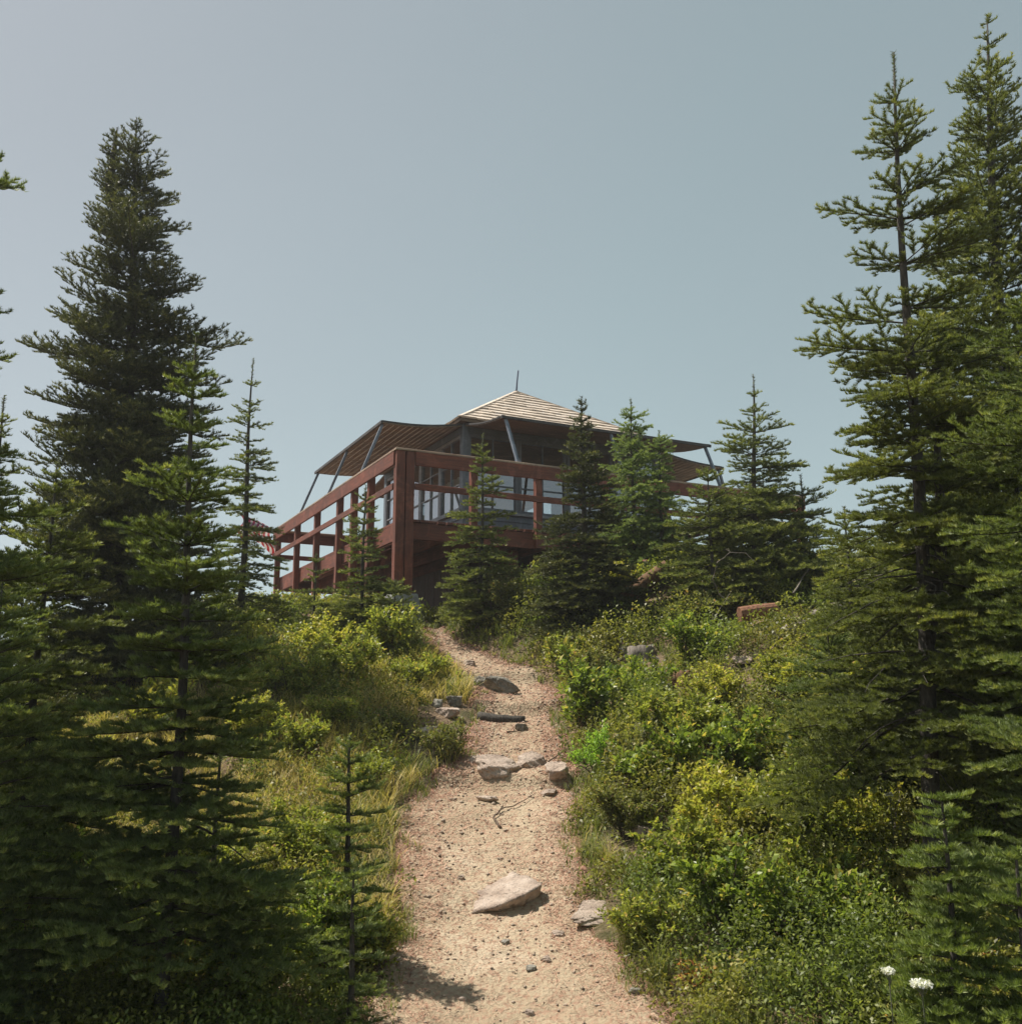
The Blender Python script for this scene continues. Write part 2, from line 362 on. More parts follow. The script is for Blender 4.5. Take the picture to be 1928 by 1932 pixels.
def conifer(name, px, py, dist, R0, label, k=.75, seed=1, whorl=.17, nb=6, bare=.05, leader=.3, dens=260, nl=.024, nw=.0034,
            spacing=.05, twig=.62, base_px=None, droop=0., mtl='needle', trunk_r=None, gap=.25, up=.55, extra_tip=None, cat='fir tree', group='young firs along the trail',
            lo=-.15, uneven=.25, dead=0, skew=0, sub_min=.13, fork=None):
    rng = np.random.default_rng(seed); rnd = random.Random(seed)
    tx, ty, tz = at(px, py, dist); bx = tx if base_px is None else (base_px[0]-964)/FPX*rowof(dist, CAMZ if len(base_px) < 2 else (at(964, base_px[1], dist)[2]))[1]
    bz = gz(bx, dist)-.03; H = tz-bz
    root = empty(name, (bx, dist, bz), label=label, cat=cat, group=group)
    lean = (tx-bx)
    tr = trunk_r or .009*H+.008
    def tp(h):
        t = h/H
        return (lean*t+.012*H*math.sin(t*5+seed)*(1-t)*t*2, .01*H*math.sin(t*4+2*seed)*t*(1-t), h)
    wood = MB(); ns = 14
    wood.tube([tp(H*i/ns) for i in range(ns+1)], [tr*(1-i/ns)**.8+.0035 for i in range(ns+1)], 8)
    P0 = []; P1 = []; BV = []
    def shoot(a, b, v):
        P0.append(a); P1.append(b); BV.append(v)
    heads = [(tp, H, 0.0, 1.0)]
    if fork:        # second stem: (height it leaves, dx, dy, its top height, crown scale)
        fh, fdx, fdy, ft, fsc = fork; fh *= H; ft *= H
        def tp2(h, fh=fh, fdx=fdx, fdy=fdy, ft=ft):
            t = (h-fh)/(ft-fh); c0 = tp(fh)
            return (c0[0]+fdx*min(1, t*3)+.06*t, c0[1]+fdy*min(1, t*3), h)
        wood.tube([tp2(fh+(ft-fh)*i/10) for i in range(11)], [tr*.75*(1-i/10)**.8+.004 for i in range(11)], 7)
        heads.append((tp2, ft, fh+.25, fsc))
    for tp_, HH, h_lo, csc in heads:
        h = HH-leader; a = tp_(HH-leader); bt = tp_(HH)
        for q in range(4):
            f0, f1 = q/4, (q+1)/4
            shoot(tuple(a[j]+(bt[j]-a[j])*f0 for j in range(3)), tuple(a[j]+(bt[j]-a[j])*f1 for j in range(3)), .1)
        hmin = max(bare*H, h_lo); w = whorl*.8; wi = 0
        while h > hmin:
            t = (HH-h)/H; Rm = R0*csc*min(t, 1)**k
            n = nb+rnd.choice((-1, 0, 0, 1)); phi0 = rnd.random()*2*PI
            for j in range(n):
                whorled = rnd.random() > gap
                hh = h if whorled else h-rnd.random()*w
                phi = phi0+2*PI*j/n+rnd.uniform(-.3, .3)
                L = max(Rm*(1+rnd.uniform(-uneven, uneven)+skew*-math.cos(phi)+.24*math.sin(2.0*phi+hh*2.3+seed)+.14*math.sin(hh*5.1+seed*2+phi)), .07)
                q0 = rnd.random(); L *= .5 if q0 < .16 else (1.3 if q0 > .94 else 1)
                el = up*(1-min(t*1.6, 1))+lo*min(t*1.3, 1)+rnd.uniform(-.12, .12)
                c0 = tp_(hh); ns2 = max(3, int(L/.14)); pts = [c0]; d = el; ph = phi
                for q in range(ns2):
                    s = L/ns2; d += (.10-droop)*(1 if q > ns2*.4 else -.6)*(L/.8); ph += rnd.uniform(-.06, .06)
                    p = pts[-1]; pts.append((p[0]+s*math.cos(d)*math.cos(ph), p[1]+s*math.cos(d)*math.sin(ph), p[2]+s*math.sin(d)))
                if L > .15: wood.tube(pts, [(.0025+.007*L)*(1-.85*q/ns2) for q in range(ns2+1)], 4, False)
                for q in range(ns2):
                    if q/ns2 > .12 or L < .3: shoot(pts[q], pts[q+1], .25+.5*q/ns2)
                nt_ = int(L/spacing); sgn = 1
                for q in range(nt_):
                    f = (q+.6+rnd.random()*.5)/nt_
                    if f < .08 or f > .98: continue
                    sgn = -sgn; g = f*ns2; g0 = min(int(g), ns2-1); gf = g-g0
                    p = tuple(pts[g0][m_]+(pts[g0+1][m_]-pts[g0][m_])*gf for m_ in range(3))
                    tl = (twig*L*(1-f)**.8*min(1, f*3+.3)+.045)*rnd.uniform(.7, 1.15)
                    aa = ph+sgn*rnd.uniform(.7, 1.05); te = d*.6+rnd.uniform(-.22, .3)-droop*1.5
                    e = (p[0]+tl*math.cos(te)*math.cos(aa), p[1]+tl*math.cos(te)*math.sin(aa), p[2]+tl*math.sin(te))
                    shoot(p, e, .2+.75*f*rnd.uniform(.7, 1.1))
                    if tl > sub_min:
                        m3 = int(tl/(spacing*1.15)); s2 = 1
                        for r_ in range(m3):
                            f2 = (r_+.7)/m3; s2 = -s2
                            if f2 > .97: continue
                            p2 = tuple(p[m_]+(e[m_]-p[m_])*f2 for m_ in range(3)); l2 = (.45*tl*(1-f2)+.03)*rnd.uniform(.7, 1.2)
                            a2 = aa+s2*rnd.uniform(.6, 1.0); t2 = te+rnd.uniform(-.25, .35)-droop
                            shoot(p2, (p2[0]+l2*math.cos(t2)*math.cos(a2), p2[1]+l2*math.cos(t2)*math.sin(a2), p2[2]+l2*math.sin(t2)), .35+.6*f*rnd.random())
            h -= w*rnd.choice((.75, .9, 1, 1.1, 1.45)); wi += 1; w = whorl*(1-.35*min(1, (HH-h)/H))
    for q in range(dead):
        hh = rnd.uniform(.02, bare+.22)*H; ph = rnd.random()*2*PI; L = R0*rnd.uniform(.3, .75); c0 = tp(hh); pts = [c0]; d = -.15
        for r_ in range(6):
            p = pts[-1]; ph += rnd.uniform(-.3, .3); d += rnd.uniform(-.2, .15); s = L/6
            pts.append((p[0]+s*math.cos(d)*math.cos(ph), p[1]+s*math.cos(d)*math.sin(ph), p[2]+s*math.sin(d)))
        wood.tube(pts, [.007*(1-.8*r_/6) for r_ in range(7)], 4, False)
    wood.build('trunk', M['bark'], root, smooth=True)
    V, i, t = needles(np.array(P0), np.array(P1), rng, dens, nl, nw, flat=.15)
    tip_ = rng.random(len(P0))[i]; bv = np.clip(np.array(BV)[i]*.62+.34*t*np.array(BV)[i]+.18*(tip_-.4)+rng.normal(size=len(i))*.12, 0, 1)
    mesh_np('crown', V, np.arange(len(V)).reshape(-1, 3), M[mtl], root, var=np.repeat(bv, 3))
    return root

T = conifer
NEAR = dict(dens=820, nl=.026, nw=.0056, spacing=.044)
MID = dict(dens=480, nl=.030, nw=.0080, spacing=.052)
FAR = dict(dens=300, nl=.038, nw=.0100, spacing=.058)
G1 = 'tall firs framing the trail'; G2 = 'young firs in front of the lookout'; G3 = 'fir saplings in the brush'
# left side
T('fir_tree', 258, 222, 11, 1.32, 'tall dark dense fir with a ragged double top, highest tree left of the lookout', k=.62, seed=11, mtl='needle_dark', whorl=.16, nb=9, leader=.12, gap=.7, lo=-.05, up=.7, uneven=.38, trunk_r=.11, twig=.5, base_px=(225, 1200), group=G1, fork=(.80, -.40, .1, .99, .6), **FAR)
T('fir_tree', 371, 628, 4.6, .60, 'full near fir with a long bare leader and level branches, left of the trail', k=.72, seed=12, whorl=.16, nb=8, leader=.24, base_px=(322, 1650), mtl='needle_blue', trunk_r=.030, bare=.12, dead=8, lo=-.05, group=G1, **NEAR)
T('fir_tree', 478, 677, 14, .66, 'narrow spire fir standing against the sky beside the striped flag', k=.75, seed=13, whorl=.22, nb=6, leader=.42, trunk_r=.05, group=G1, **FAR)
T('fir_tree', -125, 60, 5.2, 1.05, 'near fir mostly outside the left edge of the picture, only branch tips showing', k=.62, seed=14, whorl=.2, nb=8, group=G1, mtl='needle_blue', **NEAR)
T('fir_tree', 108, 870, 6.6, .66, 'bushy mid height fir in front of the tall dark fir at left', k=.7, seed=15, whorl=.15, nb=7, leader=.12, group=G1, **MID)
T('fir_tree', 8, 745, 8.2, .6, 'small spire fir at the left edge behind the bushy fir', k=.75, seed=16, whorl=.18, nb=6, leader=.25, group=G1, **MID)
T('fir_tree', 5, 1100, 4.3, .48, 'low near fir spreading wide at the lower left edge', k=.6, seed=17, whorl=.13, nb=7, leader=.1, mtl='needle_blue', group=G1, lo=.02, **NEAR)
T('fir_sapling', 660, 1392, 5.6, .25, 'thin fir sapling with a bare dark stem beside the left trail edge', k=.45, seed=18, whorl=.10, nb=6, leader=.06, mtl='needle_blue', group=G3, **NEAR)
T('fir_sapling', 668, 1640, 4.9, .20, 'low dark green sapling just below the thin stemmed sapling at left', k=.6, seed=19, whorl=.11, nb=6, leader=.05, mtl='needle_blue', group=G3, **NEAR)
T('fir_sapling', 418, 1395, 5.3, .26, 'skinny dark stemmed sapling in front of the dry grass at left', k=.7, seed=20, whorl=.17, nb=4, leader=.12, group=G3, **NEAR)
# before the lookout
T('young_fir', 690, 915, 13.2, .60, 'young fir with a long leader before the left deck rail', k=.72, seed=21, whorl=.15, nb=6, leader=.22, group=G2, **FAR)
T('young_fir', 597, 1045, 12.8, .45, 'small young fir below the far left end of the deck', k=.7, seed=22, whorl=.18, nb=6, leader=.12, group=G2, **FAR)
T('young_fir', 745, 1095, 12.6, .5, 'bushy young fir just left of the concrete footing', k=.6, seed=23, whorl=.14, nb=7, leader=.06, group=G2, **FAR)
T('young_fir', 911, 818, 13.8, .62, 'slim young fir in front of the cabin corner windows', k=.72, seed=24, whorl=.16, nb=6, leader=.2, base_px=(905, 1130), group=G2, **FAR)
T('young_fir', 1097, 748, 12.6, .74, 'dense dark broad young fir covering the middle of the front rail', k=.8, seed=25, mtl='needle_dark', whorl=.14, nb=9, leader=.12, gap=.5, trunk_r=.05, group=G2, **FAR)
T('hemlock_tree', 1190, 752, 13.8, .52, 'drooping light green hemlock in front of the right end of the cabin', k=.42, seed=26, whorl=.16, nb=8, leader=.3, droop=.22, lo=-.35, mtl='needle_hemlock', cat='hemlock tree', group='hemlocks by the cabin', uneven=.35, **FAR)
T('hemlock_tree', 1243, 812, 13.5, .42, 'smaller drooping hemlock leaning on the right of the larger one', k=.42, seed=27, whorl=.16, nb=8, leader=.18, droop=.2, lo=-.3, mtl='needle_hemlock', cat='hemlock tree', group='hemlocks by the cabin', uneven=.35, **FAR)
T('young_fir', 1421, 706, 12.6, 1.15, 'isolated spire fir with a long bare leader right of the cabin', k=1.0, seed=28, whorl=.2, nb=7, leader=.3, trunk_r=.05, group=G2, base_px=(1425, 1090), **FAR)
T('young_fir', 1335, 880, 12.0, .68, 'bushy fir skirt left of the isolated spire fir', k=.6, seed=38, whorl=.16, nb=7, leader=.1, group=G2, **FAR)
T('young_fir', 1510, 895, 12.4, .85, 'small fir with a thin pale leader between the spire fir and the tall right fir', k=.7, seed=29, whorl=.18, nb=6, leader=.28, group=G2, **FAR)
T('young_fir', 1592, 955, 9.6, .62, 'short fir tucked under the branches of the tall right fir', k=.7, seed=30, whorl=.16, nb=6, leader=.22, group=G2, **MID)
# right side
T('fir_tree', 1686, 98, 5.7, .90, 'tall open fir with a long bare leader and visible forked trunk right of the trail', k=.7, seed=31, whorl=.22, nb=7, bare=.2, lo=-.28, leader=.36, base_px=(1745, 1500), trunk_r=.055, gap=.2, group=G1, dead=26, fork=(.30, .16, .1, .62, .8), uneven=.35, **NEAR)
T('fir_tree', 1862, 28, 7.0, 1.2, 'tall full fir at the right edge behind the forked fir', k=.75, seed=32, whorl=.2, nb=8, leader=.08, base_px=(1895, 1200), trunk_r=.08, gap=.5, group=G1, uneven=.3, lo=-.05, **MID)
T('fir_tree', 2010, 380, 4.7, 1.0, 'near fir cut by the right edge with dense green branches', k=.6, seed=33, whorl=.17, nb=8, leader=.2, mtl='needle_blue', trunk_r=.05, group=G1, bare=.2, **NEAR)
T('fir_tree', 1830, 800, 8.2, 1.05, 'shorter fir filling the gap low between the two tall right firs', k=.65, seed=34, whorl=.17, nb=8, leader=.2, group=G1, **MID)
T('fir_sapling', 1775, 1497, 3.9, .26, 'low bright green fir sapling with flat tiers at lower right', k=.4, seed=35, whorl=.085, nb=8, leader=.03, mtl='needle_fresh', group=G3, up=.25, **NEAR)
T('fir_sapling', 1915, 1600, 3.7, .28, 'fir sapling cut by the right edge below the tiered sapling', k=.4, seed=39, whorl=.09, nb=8, leader=.04, mtl='needle_fresh', group=G3, up=.25, **NEAR)
T('fir_sapling', 1560, 1180, 7.4, .55, 'wide low fir reaching left over the fallen trunk at right', k=.5, seed=40, whorl=.14, nb=7, leader=.05, mtl='needle_blue', group=G3, lo=0, **MID)

# ------------------------------------------------------------------ leafy plants
def leaves(P, D, rng, ll, lw, fold=.25):
    """one folded leaf (quad) at each P, pointing along D"""
    n = len(P); side = norm(np.cross(D, rng.normal(size=(n, 3))*.6+np.array([0, 0, 1]))); up = np.cross(side, D)
    l = ll*(.6+.7*rng.random(n))[:, None]; w = lw*(.7+.5*rng.random(n))[:, None]
    mid = P+D*l*.5; tip = P+D*l-up*l*.12
    V = np.stack([P, mid+side*w/2+up*w*fold, tip, mid-side*w/2+up*w*fold], 1).reshape(-1, 3)
    return V, np.arange(4*n).reshape(n, 4)
def shrub(name, px, py, wpx, hpx, label, seed, mtl='leaf', ll=.035, lw=.018, n=None, cat='shrub', group=None, stems=9, dist=None):
    """leafy bush whose foot is seen at px,py; size in pixels"""
    if dist: x = at(px, py, dist)[0]; y = dist; z = gz(x, y)
    else: x, y, z = G(px, py)
    r = pxm(wpx, y)/2; h = pxm(hpx, y)
    rng = np.random.default_rng(seed); root = empty(name, (x, y, z-.02), label=label, cat=cat, group=group or 'leafy shrubs on the banks')
    sc = max(1, y/7); ll *= sc**.5; lw *= sc**.6
    n = n or int(min(9000, 1.5*(2*r*h*3)/(ll*lw*.5)))
    K = stems; wood = MB(); tw = []
    for s in range(K):
        a = rng.random()*2*PI; rr = r*math.sqrt(rng.random())*.9; th = h*(.55+.5*rng.random())*(1-.35*(rr/r)**2)
        p = [(rr*.25*math.cos(a)*(1-q)+rr*math.cos(a)*q+.02*rng.normal(), rr*.25*math.sin(a)*(1-q)+rr*math.sin(a)*q+.02*rng.normal(), th*q) for q in (0, .35, .7, 1)]
        wood.tube(p, [.006*sc, .005*sc, .003*sc, .0015], 4, False)
        for q in range(9):
            f = .2+.8*rng.random(); i0 = min(int(f*3), 2); g = f*3-i0; b = np.array(p[i0])*(1-g)+np.array(p[i0+1])*g
            d = norm(np.array([[math.cos(a)*.4+rng.normal(), math.sin(a)*.4+rng.normal(), .9]]))[0]; L = (.16+.2*rng.random())*min(h, 2*r)+.04
            tw.append((b, b+d*L)); wood.tube([b, b+d*L], [.003*sc, .001], 3, False)
    A = np.array([t[0] for t in tw]); B = np.array([t[1] for t in tw]); i = rng.integers(0, len(tw), n); t = rng.random(n)**.7
    P = A[i]+(B-A)[i]*t[:, None]+rng.normal(size=(n, 3))*.012*sc; P[:, 2] = np.maximum(P[:, 2], .01)
    D = norm(norm(B-A)[i]*.6+rng.normal(size=(n, 3))*.6+np.array([0, 0, .25]))
    V, F = leaves(P, D, rng, ll, lw)
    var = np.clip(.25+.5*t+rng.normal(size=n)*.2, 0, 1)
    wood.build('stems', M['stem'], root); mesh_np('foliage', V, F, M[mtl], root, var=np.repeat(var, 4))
    return root
SH = [ # foot px, py, width, height, material, leaf length/width, label
 (925, 1180, 120, 105, 'leaf_olive', .03, .018, 'rounded pale olive bush at the bend of the trail below the cabin'),
 (545, 1330, 130, 110, 'leaf', .04, .02, 'light green shrub left of the trail under the far deck end'),
 (650, 1300, 120, 105, 'leaf', .04, .02, 'light green shrub in front of the slim firs left of the trail'),
 (745, 1250, 110, 120, 'leaf', .045, .022, 'taller light green shrub against the left side of the upper trail'),
 (470, 1270, 110, 95, 'leaf_yellow', .04, .022, 'yellowish shrub glowing behind the full near fir'),
 (600, 1245, 100, 90, 'leaf_yellow', .035, .02, 'yellow green shrub below the lit deck posts'),
 (820, 1290, 80, 55, 'leaf', .03, .016, 'small shrub crowding the left edge of the upper trail'),
 (1110, 1385, 110, 150, 'leaf_dark', .06, .028, 'upright dark green willow like shrub on the right trail edge'),
 (1128, 1465, 85, 90, 'leaf_bright', .03, .013, 'vivid fresh green fern like bush right of the trail rocks'),
 (1215, 1330, 130, 80, 'leaf_dark', .035, .02, 'dark shrub growing in front of the grey stump'),
 (1060, 1265, 110, 60, 'leaf', .035, .016, 'low grassy shrub inside the bend of the upper trail'),
 (1120, 1235, 110, 55, 'leaf_olive', .03, .018, 'low olive shrub between the dense fir and the stump'),
 (1335, 1185, 110, 75, 'leaf_olive', .03, .018, 'large olive shrub on the bank above the stump'),
 (1318, 1250, 110, 85, 'leaf_dark', .035, .022, 'dark small leaved shrub down the slope from the red brown log'),
 (1190, 1110, 90, 50, 'leaf_yellow', .03, .018, 'yellow green shrub beneath the hemlock'),
 (1290, 1090, 150, 60, 'leaf', .03, .02, 'bright shrub row on the ridge right of the hemlock'),
 (1190, 1480, 110, 100, 'leaf_olive', .035, .016, 'brownish twiggy shrub beside the vivid green bush'),
 (1260, 1520, 170, 150, 'leaf_dark', .05, .028, 'broad leafy shrub on the right bank beyond the vivid bush'),
 (1400, 1500, 190, 150, 'leaf_dark', .05, .03, 'sunlit broad leaved shrub in the middle of the right bank'),
 (1480, 1640, 220, 170, 'leaf', .045, .022, 'golden green shrub on the right bank above the deep shade'),
 (1300, 1690, 190, 150, 'leaf', .04, .02, 'shrub overhanging the embedded pale slab at right'),
 (1620, 1620, 150, 130, 'leaf_yellow', .035, .02, 'round yellowish bush at the foot of the forked fir'),
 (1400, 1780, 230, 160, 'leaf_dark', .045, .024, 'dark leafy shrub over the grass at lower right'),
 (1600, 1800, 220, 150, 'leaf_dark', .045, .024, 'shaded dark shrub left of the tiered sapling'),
 (1240, 1790, 150, 100, 'leaf', .032, .015, 'fine leaved shrub beside the arching grass at right'),
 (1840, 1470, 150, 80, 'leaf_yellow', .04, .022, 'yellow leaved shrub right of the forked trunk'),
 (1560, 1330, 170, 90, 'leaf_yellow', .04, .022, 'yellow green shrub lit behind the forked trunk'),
 (840, 1440, 95, 75, 'leaf_olive', .025, .012, 'dark footed twiggy shrub left of the trail rocks'),
 (700, 1500, 90, 70, 'leaf', .03, .013, 'small shrub by the left trail edge above the thin sapling'),
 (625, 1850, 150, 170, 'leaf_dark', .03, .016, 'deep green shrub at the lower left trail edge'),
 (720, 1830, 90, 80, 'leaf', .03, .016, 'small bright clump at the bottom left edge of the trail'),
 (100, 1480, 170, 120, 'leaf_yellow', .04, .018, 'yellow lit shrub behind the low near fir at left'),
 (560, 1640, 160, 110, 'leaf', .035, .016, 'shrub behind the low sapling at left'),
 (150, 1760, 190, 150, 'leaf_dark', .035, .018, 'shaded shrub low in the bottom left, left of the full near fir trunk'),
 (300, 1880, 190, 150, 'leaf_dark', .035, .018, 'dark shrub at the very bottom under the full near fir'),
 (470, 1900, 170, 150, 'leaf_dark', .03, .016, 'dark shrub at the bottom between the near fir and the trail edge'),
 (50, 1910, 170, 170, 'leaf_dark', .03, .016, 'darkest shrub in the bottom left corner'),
 (400, 1700, 150, 120, 'leaf', .03, .016, 'dappled shrub right of the full near fir trunk'),
 (540, 1770, 150, 120, 'leaf', .03, .016, 'dappled shrub left of the low dark green sapling'),
 (40, 1600, 170, 130, 'leaf', .035, .018, 'sun flecked shrub at the left edge below the low near fir'),
 (560, 1430, 110, 80, 'leaf', .03, .016, 'green shrub rising from the straw coloured grass at left'),
 (480, 1400, 110, 90, 'leaf_yellow', .03, .016, 'yellowish shrub between the skinny sapling and the straw grass'),
 (640, 1385, 100, 70, 'leaf', .03, .015, 'low green shrub behind the bare stemmed sapling tip'),
 (735, 1400, 90, 65, 'leaf_olive', .028, .014, 'olive shrub left of the pinkish bank rock'),
 (780, 1310, 90, 70, 'leaf', .035, .017, 'light shrub above the small bank rocks at left'),
 (1330, 1430, 150, 110, 'leaf', .035, .018, 'yellow green shrub right of the vivid green bush, higher up the bank'),
 (1450, 1420, 150, 100, 'leaf_olive', .03, .016, 'olive shrub under the left branches of the forked fir'),
 (1370, 1620, 180, 150, 'leaf_yellow', .04, .022, 'bright yellow green shrub in the middle of the right bank'),
 (1550, 1560, 170, 130, 'leaf_dark', .045, .024, 'dark shrub at the edge of the deep shade left of the forked trunk'),
 (1520, 1730, 200, 150, 'leaf', .04, .02, 'leafy shrub between the golden shrub and the tiered sapling'),
 (1250, 1410, 140, 100, 'leaf', .035, .017, 'fresh green shrub below the dark shrub at the stump'),
 (1180, 1580, 110, 90, 'leaf_olive', .028, .014, 'fine twiggy shrub left of the half buried pale rock'),
 (1350, 1335, 130, 70, 'leaf_yellow', .03, .016, 'low yellowish shrub around the root stub'),
 (1500, 1310, 140, 80, 'leaf', .03, .016, 'low green shrub on the slope left of the forked trunk'),
 (1120, 1290, 100, 60, 'leaf_olive', .03, .015, 'low olive shrub above the willow like shrub'),
 (1700, 1720, 170, 120, 'leaf_dark', .04, .02, 'dark shrub crowding the foot of the tiered sapling'),
 (1870, 1760, 150, 120, 'leaf_dark', .04, .02, 'dark shrub at the right edge below the cut off sapling'),
 (280, 1390, 130, 120, 'leaf_yellow', .05, .025, 'yellow leaved shrub seen between left fir trunks'),
]
for i, (a, b_, w, h, mt, ll, lw, lab) in enumerate(SH):
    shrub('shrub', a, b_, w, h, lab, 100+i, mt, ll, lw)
shrub('orange_leaved_shrub', 1310, 1872, 60, 45, 'small orange tinged shrub in the grass at lower right', 201, 'leaf_red', .03, .012, group='red and orange plants', n=260, stems=6)
shrub('red_leaved_shrub', 1868, 1925, 70, 130, 'upright red and orange leaved plant at the bottom right corner', 202, 'leaf_red', .05, .022, group='red and orange plants', n=240, stems=5)
shrub('red_leaved_shrub', 676, 1468, 20, 22, 'tiny red leaved plant in the grass behind the thin sapling', 203, 'leaf_red', .03, .015, n=50, stems=3, group='red and orange plants')
shrub('red_leaved_shrub', 1675, 1585, 24, 22, 'tiny red leaved plant under the forked fir', 204, 'leaf_red', .03, .015, n=50, stems=3, group='red and orange plants')

def in_view(x, y, m=1.2): return np.abs(x) < .56*y+m
def scatter(n, rng, ymin=2.2, ymax=17, m=1.0):
    y = ymin+(ymax-ymin)*rng.random(n)**.8; x = (rng.random(n)*2-1)*(.56*y+m); return x, y
def offpath(x, y, e=0.0):
    return np.maximum(pl(y)-x, x-pr(y))-e-np.where(y > 14.6, -3, 0)
def under_deck(x, y):
    dx = x+1.67; dy = y-14.9; v = dx*math.cos(.459)+dy*math.sin(.459); u = -dx*math.sin(.459)+dy*math.cos(.459)
    return (u > .1) & (v > .1)
CLEAR = [(G(a, b)[0], G(a, b)[1], c) for a, b, c in ((808, 1400, .30), (846, 1356, .30), (824, 1338, .2), (858, 1334, .2), (1215, 1585, .28), (1128, 1730, .18), (1208, 1250, .26),
  (1178, 1246, .2), (1280, 1300, .2), (1361, 1322, .12), (1405, 1258, .18), (1172, 1148, .2), (1210, 1138, .2), (1262, 1120, .2), (1400, 1180, .2), (1430, 1180, .2), (1500, 1195, .2))]
def cleared(x, y):
    m = np.zeros(x.shape, bool)
    for a, b, c in CLEAR: m |= ((x-a)**2+((y-b+c*.6)*.7)**2) < c*c
    return m
def lowcov(x, y):
    m = np.ones(x.shape)
    for px_, py_, c in ((1208, 1245, 1.0), (1178, 1245, .8), (1425, 1170, 1.1), (1395, 1170, .9), (1215, 1140, .9), (1250, 1125, .9), (1280, 1295, .7), (1361, 1320, .5), (1405, 1256, .6), (1215, 1582, .5), (1128, 1730, .5)):
        a, b, _ = G(px_, py_); d = np.sqrt(((x-a)/.55)**2+((y-(b-c*.55))/.75)**2)/c; m = np.minimum(m, .28+.72*sm(.55, 1.1, d))
    return m
rng = np.random.default_rng(5)
# low leafy cover: clumps too many to count
x, y = scatter(6400, rng, 2.3, 17.5); d = offpath(x, y); dens_n = nz(x, y, .9, 9)
grassy = (x < pl(y)) & (y > 6.6) & (y < 11.2)
keep = (d > .06+.12*rng.random(len(x))) & ~under_deck(x, y) & ~cleared(x, y) & ~(grassy & (rng.random(len(x)) < .6)) & (dens_n > -.55)
x, y, d = x[keep], y[keep], d[keep]
ch = (.10+.26*rng.random(len(x)))*np.clip(.35+d*1.1, .35, 1.15)*np.where(x > 0, 1.45, .95)*lowcov(x, y)*np.where((x > 0) & (y < 4.6), .55, 1); cr = .13+.17*rng.random(len(x))
sc = np.clip(y/7, .8, 2.2); nn = (205/sc**1.1*(ch/.25)**.7).astype(int)
i = np.repeat(np.arange(len(x)), nn); n = len(i)
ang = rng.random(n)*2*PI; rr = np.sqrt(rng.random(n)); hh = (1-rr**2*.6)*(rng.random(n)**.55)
P = np.stack([x[i]+cr[i]*rr*np.cos(ang), y[i]+cr[i]*rr*np.sin(ang), np.zeros(n)], 1)
P[:, 2] = base_z(P[:, 0], P[:, 1])+ch[i]*hh
ok = offpath(P[:, 0], P[:, 1]) > -.05; P = P[ok]; i = i[ok]; n = len(P); hh = hh[ok]
D = norm(rng.normal(size=(n, 3))*.7+np.array([0, 0, .5])); s_ = (sc[i]**.75)[:, None]
V, F = leaves(P, D, rng, .031*s_, .0175*s_)
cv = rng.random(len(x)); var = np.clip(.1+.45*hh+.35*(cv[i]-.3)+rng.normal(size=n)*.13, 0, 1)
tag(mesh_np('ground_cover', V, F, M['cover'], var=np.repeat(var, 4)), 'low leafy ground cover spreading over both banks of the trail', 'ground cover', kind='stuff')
print('cover leaves', n)

def blades(name, x, y, h, rng, mtl, label, w0=.004, lean=.5, tuft=None):
    n = len(x); z = base_z(x, y)-.01; a = rng.random(n)*2*PI; dx, dy = np.cos(a), np.sin(a); ln = lean*(.4+rng.random(n))
    w = w0*np.clip(y/5, .8, 2.4); rows = []
    for q in (0, .4, .75):
        cx = x+dx*h*ln*q**2; cy = y+dy*h*ln*q**2; cz = z+h*q*(1-.25*ln*q); ww = w*(1-q*.75)/2
        rows.append(np.stack([cx-dy*ww, cy+dx*ww, cz], 1)); rows.append(np.stack([cx+dy*ww, cy-dx*ww, cz], 1))
    tip = np.stack([x+dx*h*ln, y+dy*h*ln, z+h*(1-.35*ln)], 1)
    V = np.stack(rows+[tip], 1).reshape(-1, 3); b = np.arange(n)[:, None]*7
    F = np.concatenate([b+np.array([[0, 1, 3]]), b+np.array([[0, 3, 2]]), b+np.array([[2, 3, 5]]), b+np.array([[2, 5, 4]]), b+np.array([[4, 5, 6]])], 0)
    var = np.clip(rng.random(n)*.8+.2*rng.random(n), 0, 1)
    return tag(mesh_np(name, V, F, M[mtl], var=np.repeat(var, 7)), label, 'grass', kind='stuff')
def tufts(n, rng, per, spread, ymin, ymax):
    x, y = scatter(n, rng, ymin, ymax); i = np.repeat(np.arange(n), per)
    return x[i]+rng.normal(size=len(i))*spread, y[i]+rng.normal(size=len(i))*spread, i
# green grass: along the trail edges and through the banks
x, y, i = tufts(6500, rng, 22, .035, 2.3, 15)
d = offpath(x, y); th = rng.random(6500)[i]
keep = ~cleared(x, y) & (d > -.02-.08*th) & ((d < .40) | (th < .33)) & ~under_deck(x, y)
x, y, d, th = x[keep], y[keep], d[keep], th[keep]
blades('grass', x, y, (.07+.15*th+.06*rng.random(len(x)))*np.clip(.5+d*2.2, .45, 1.2), rng, 'grass', 'green grass tufts edging the trail and mixed through the brush', .0038, .75)
# dry yellow grass on the left bank
x, y, i = tufts(5200, rng, 26, .05, 4.5, 12.5)
d = pl(y)-x; th = rng.random(5200)[i]
keep = (d > .08) & (y > 5.4+.6*th) & (nz(x, y, .8, 3)+.5*th > -.55)
keep |= (x > pr(y)+.1) & (th < .16)
keep &= ~cleared(x, y)
x, y, th = x[keep], y[keep], th[keep]
blades('dry_grass', x, y, .10+.16*th+.08*rng.random(len(x)), rng, 'grass_dry', 'dry yellow grass covering the bank left of the trail', .0042, .9)
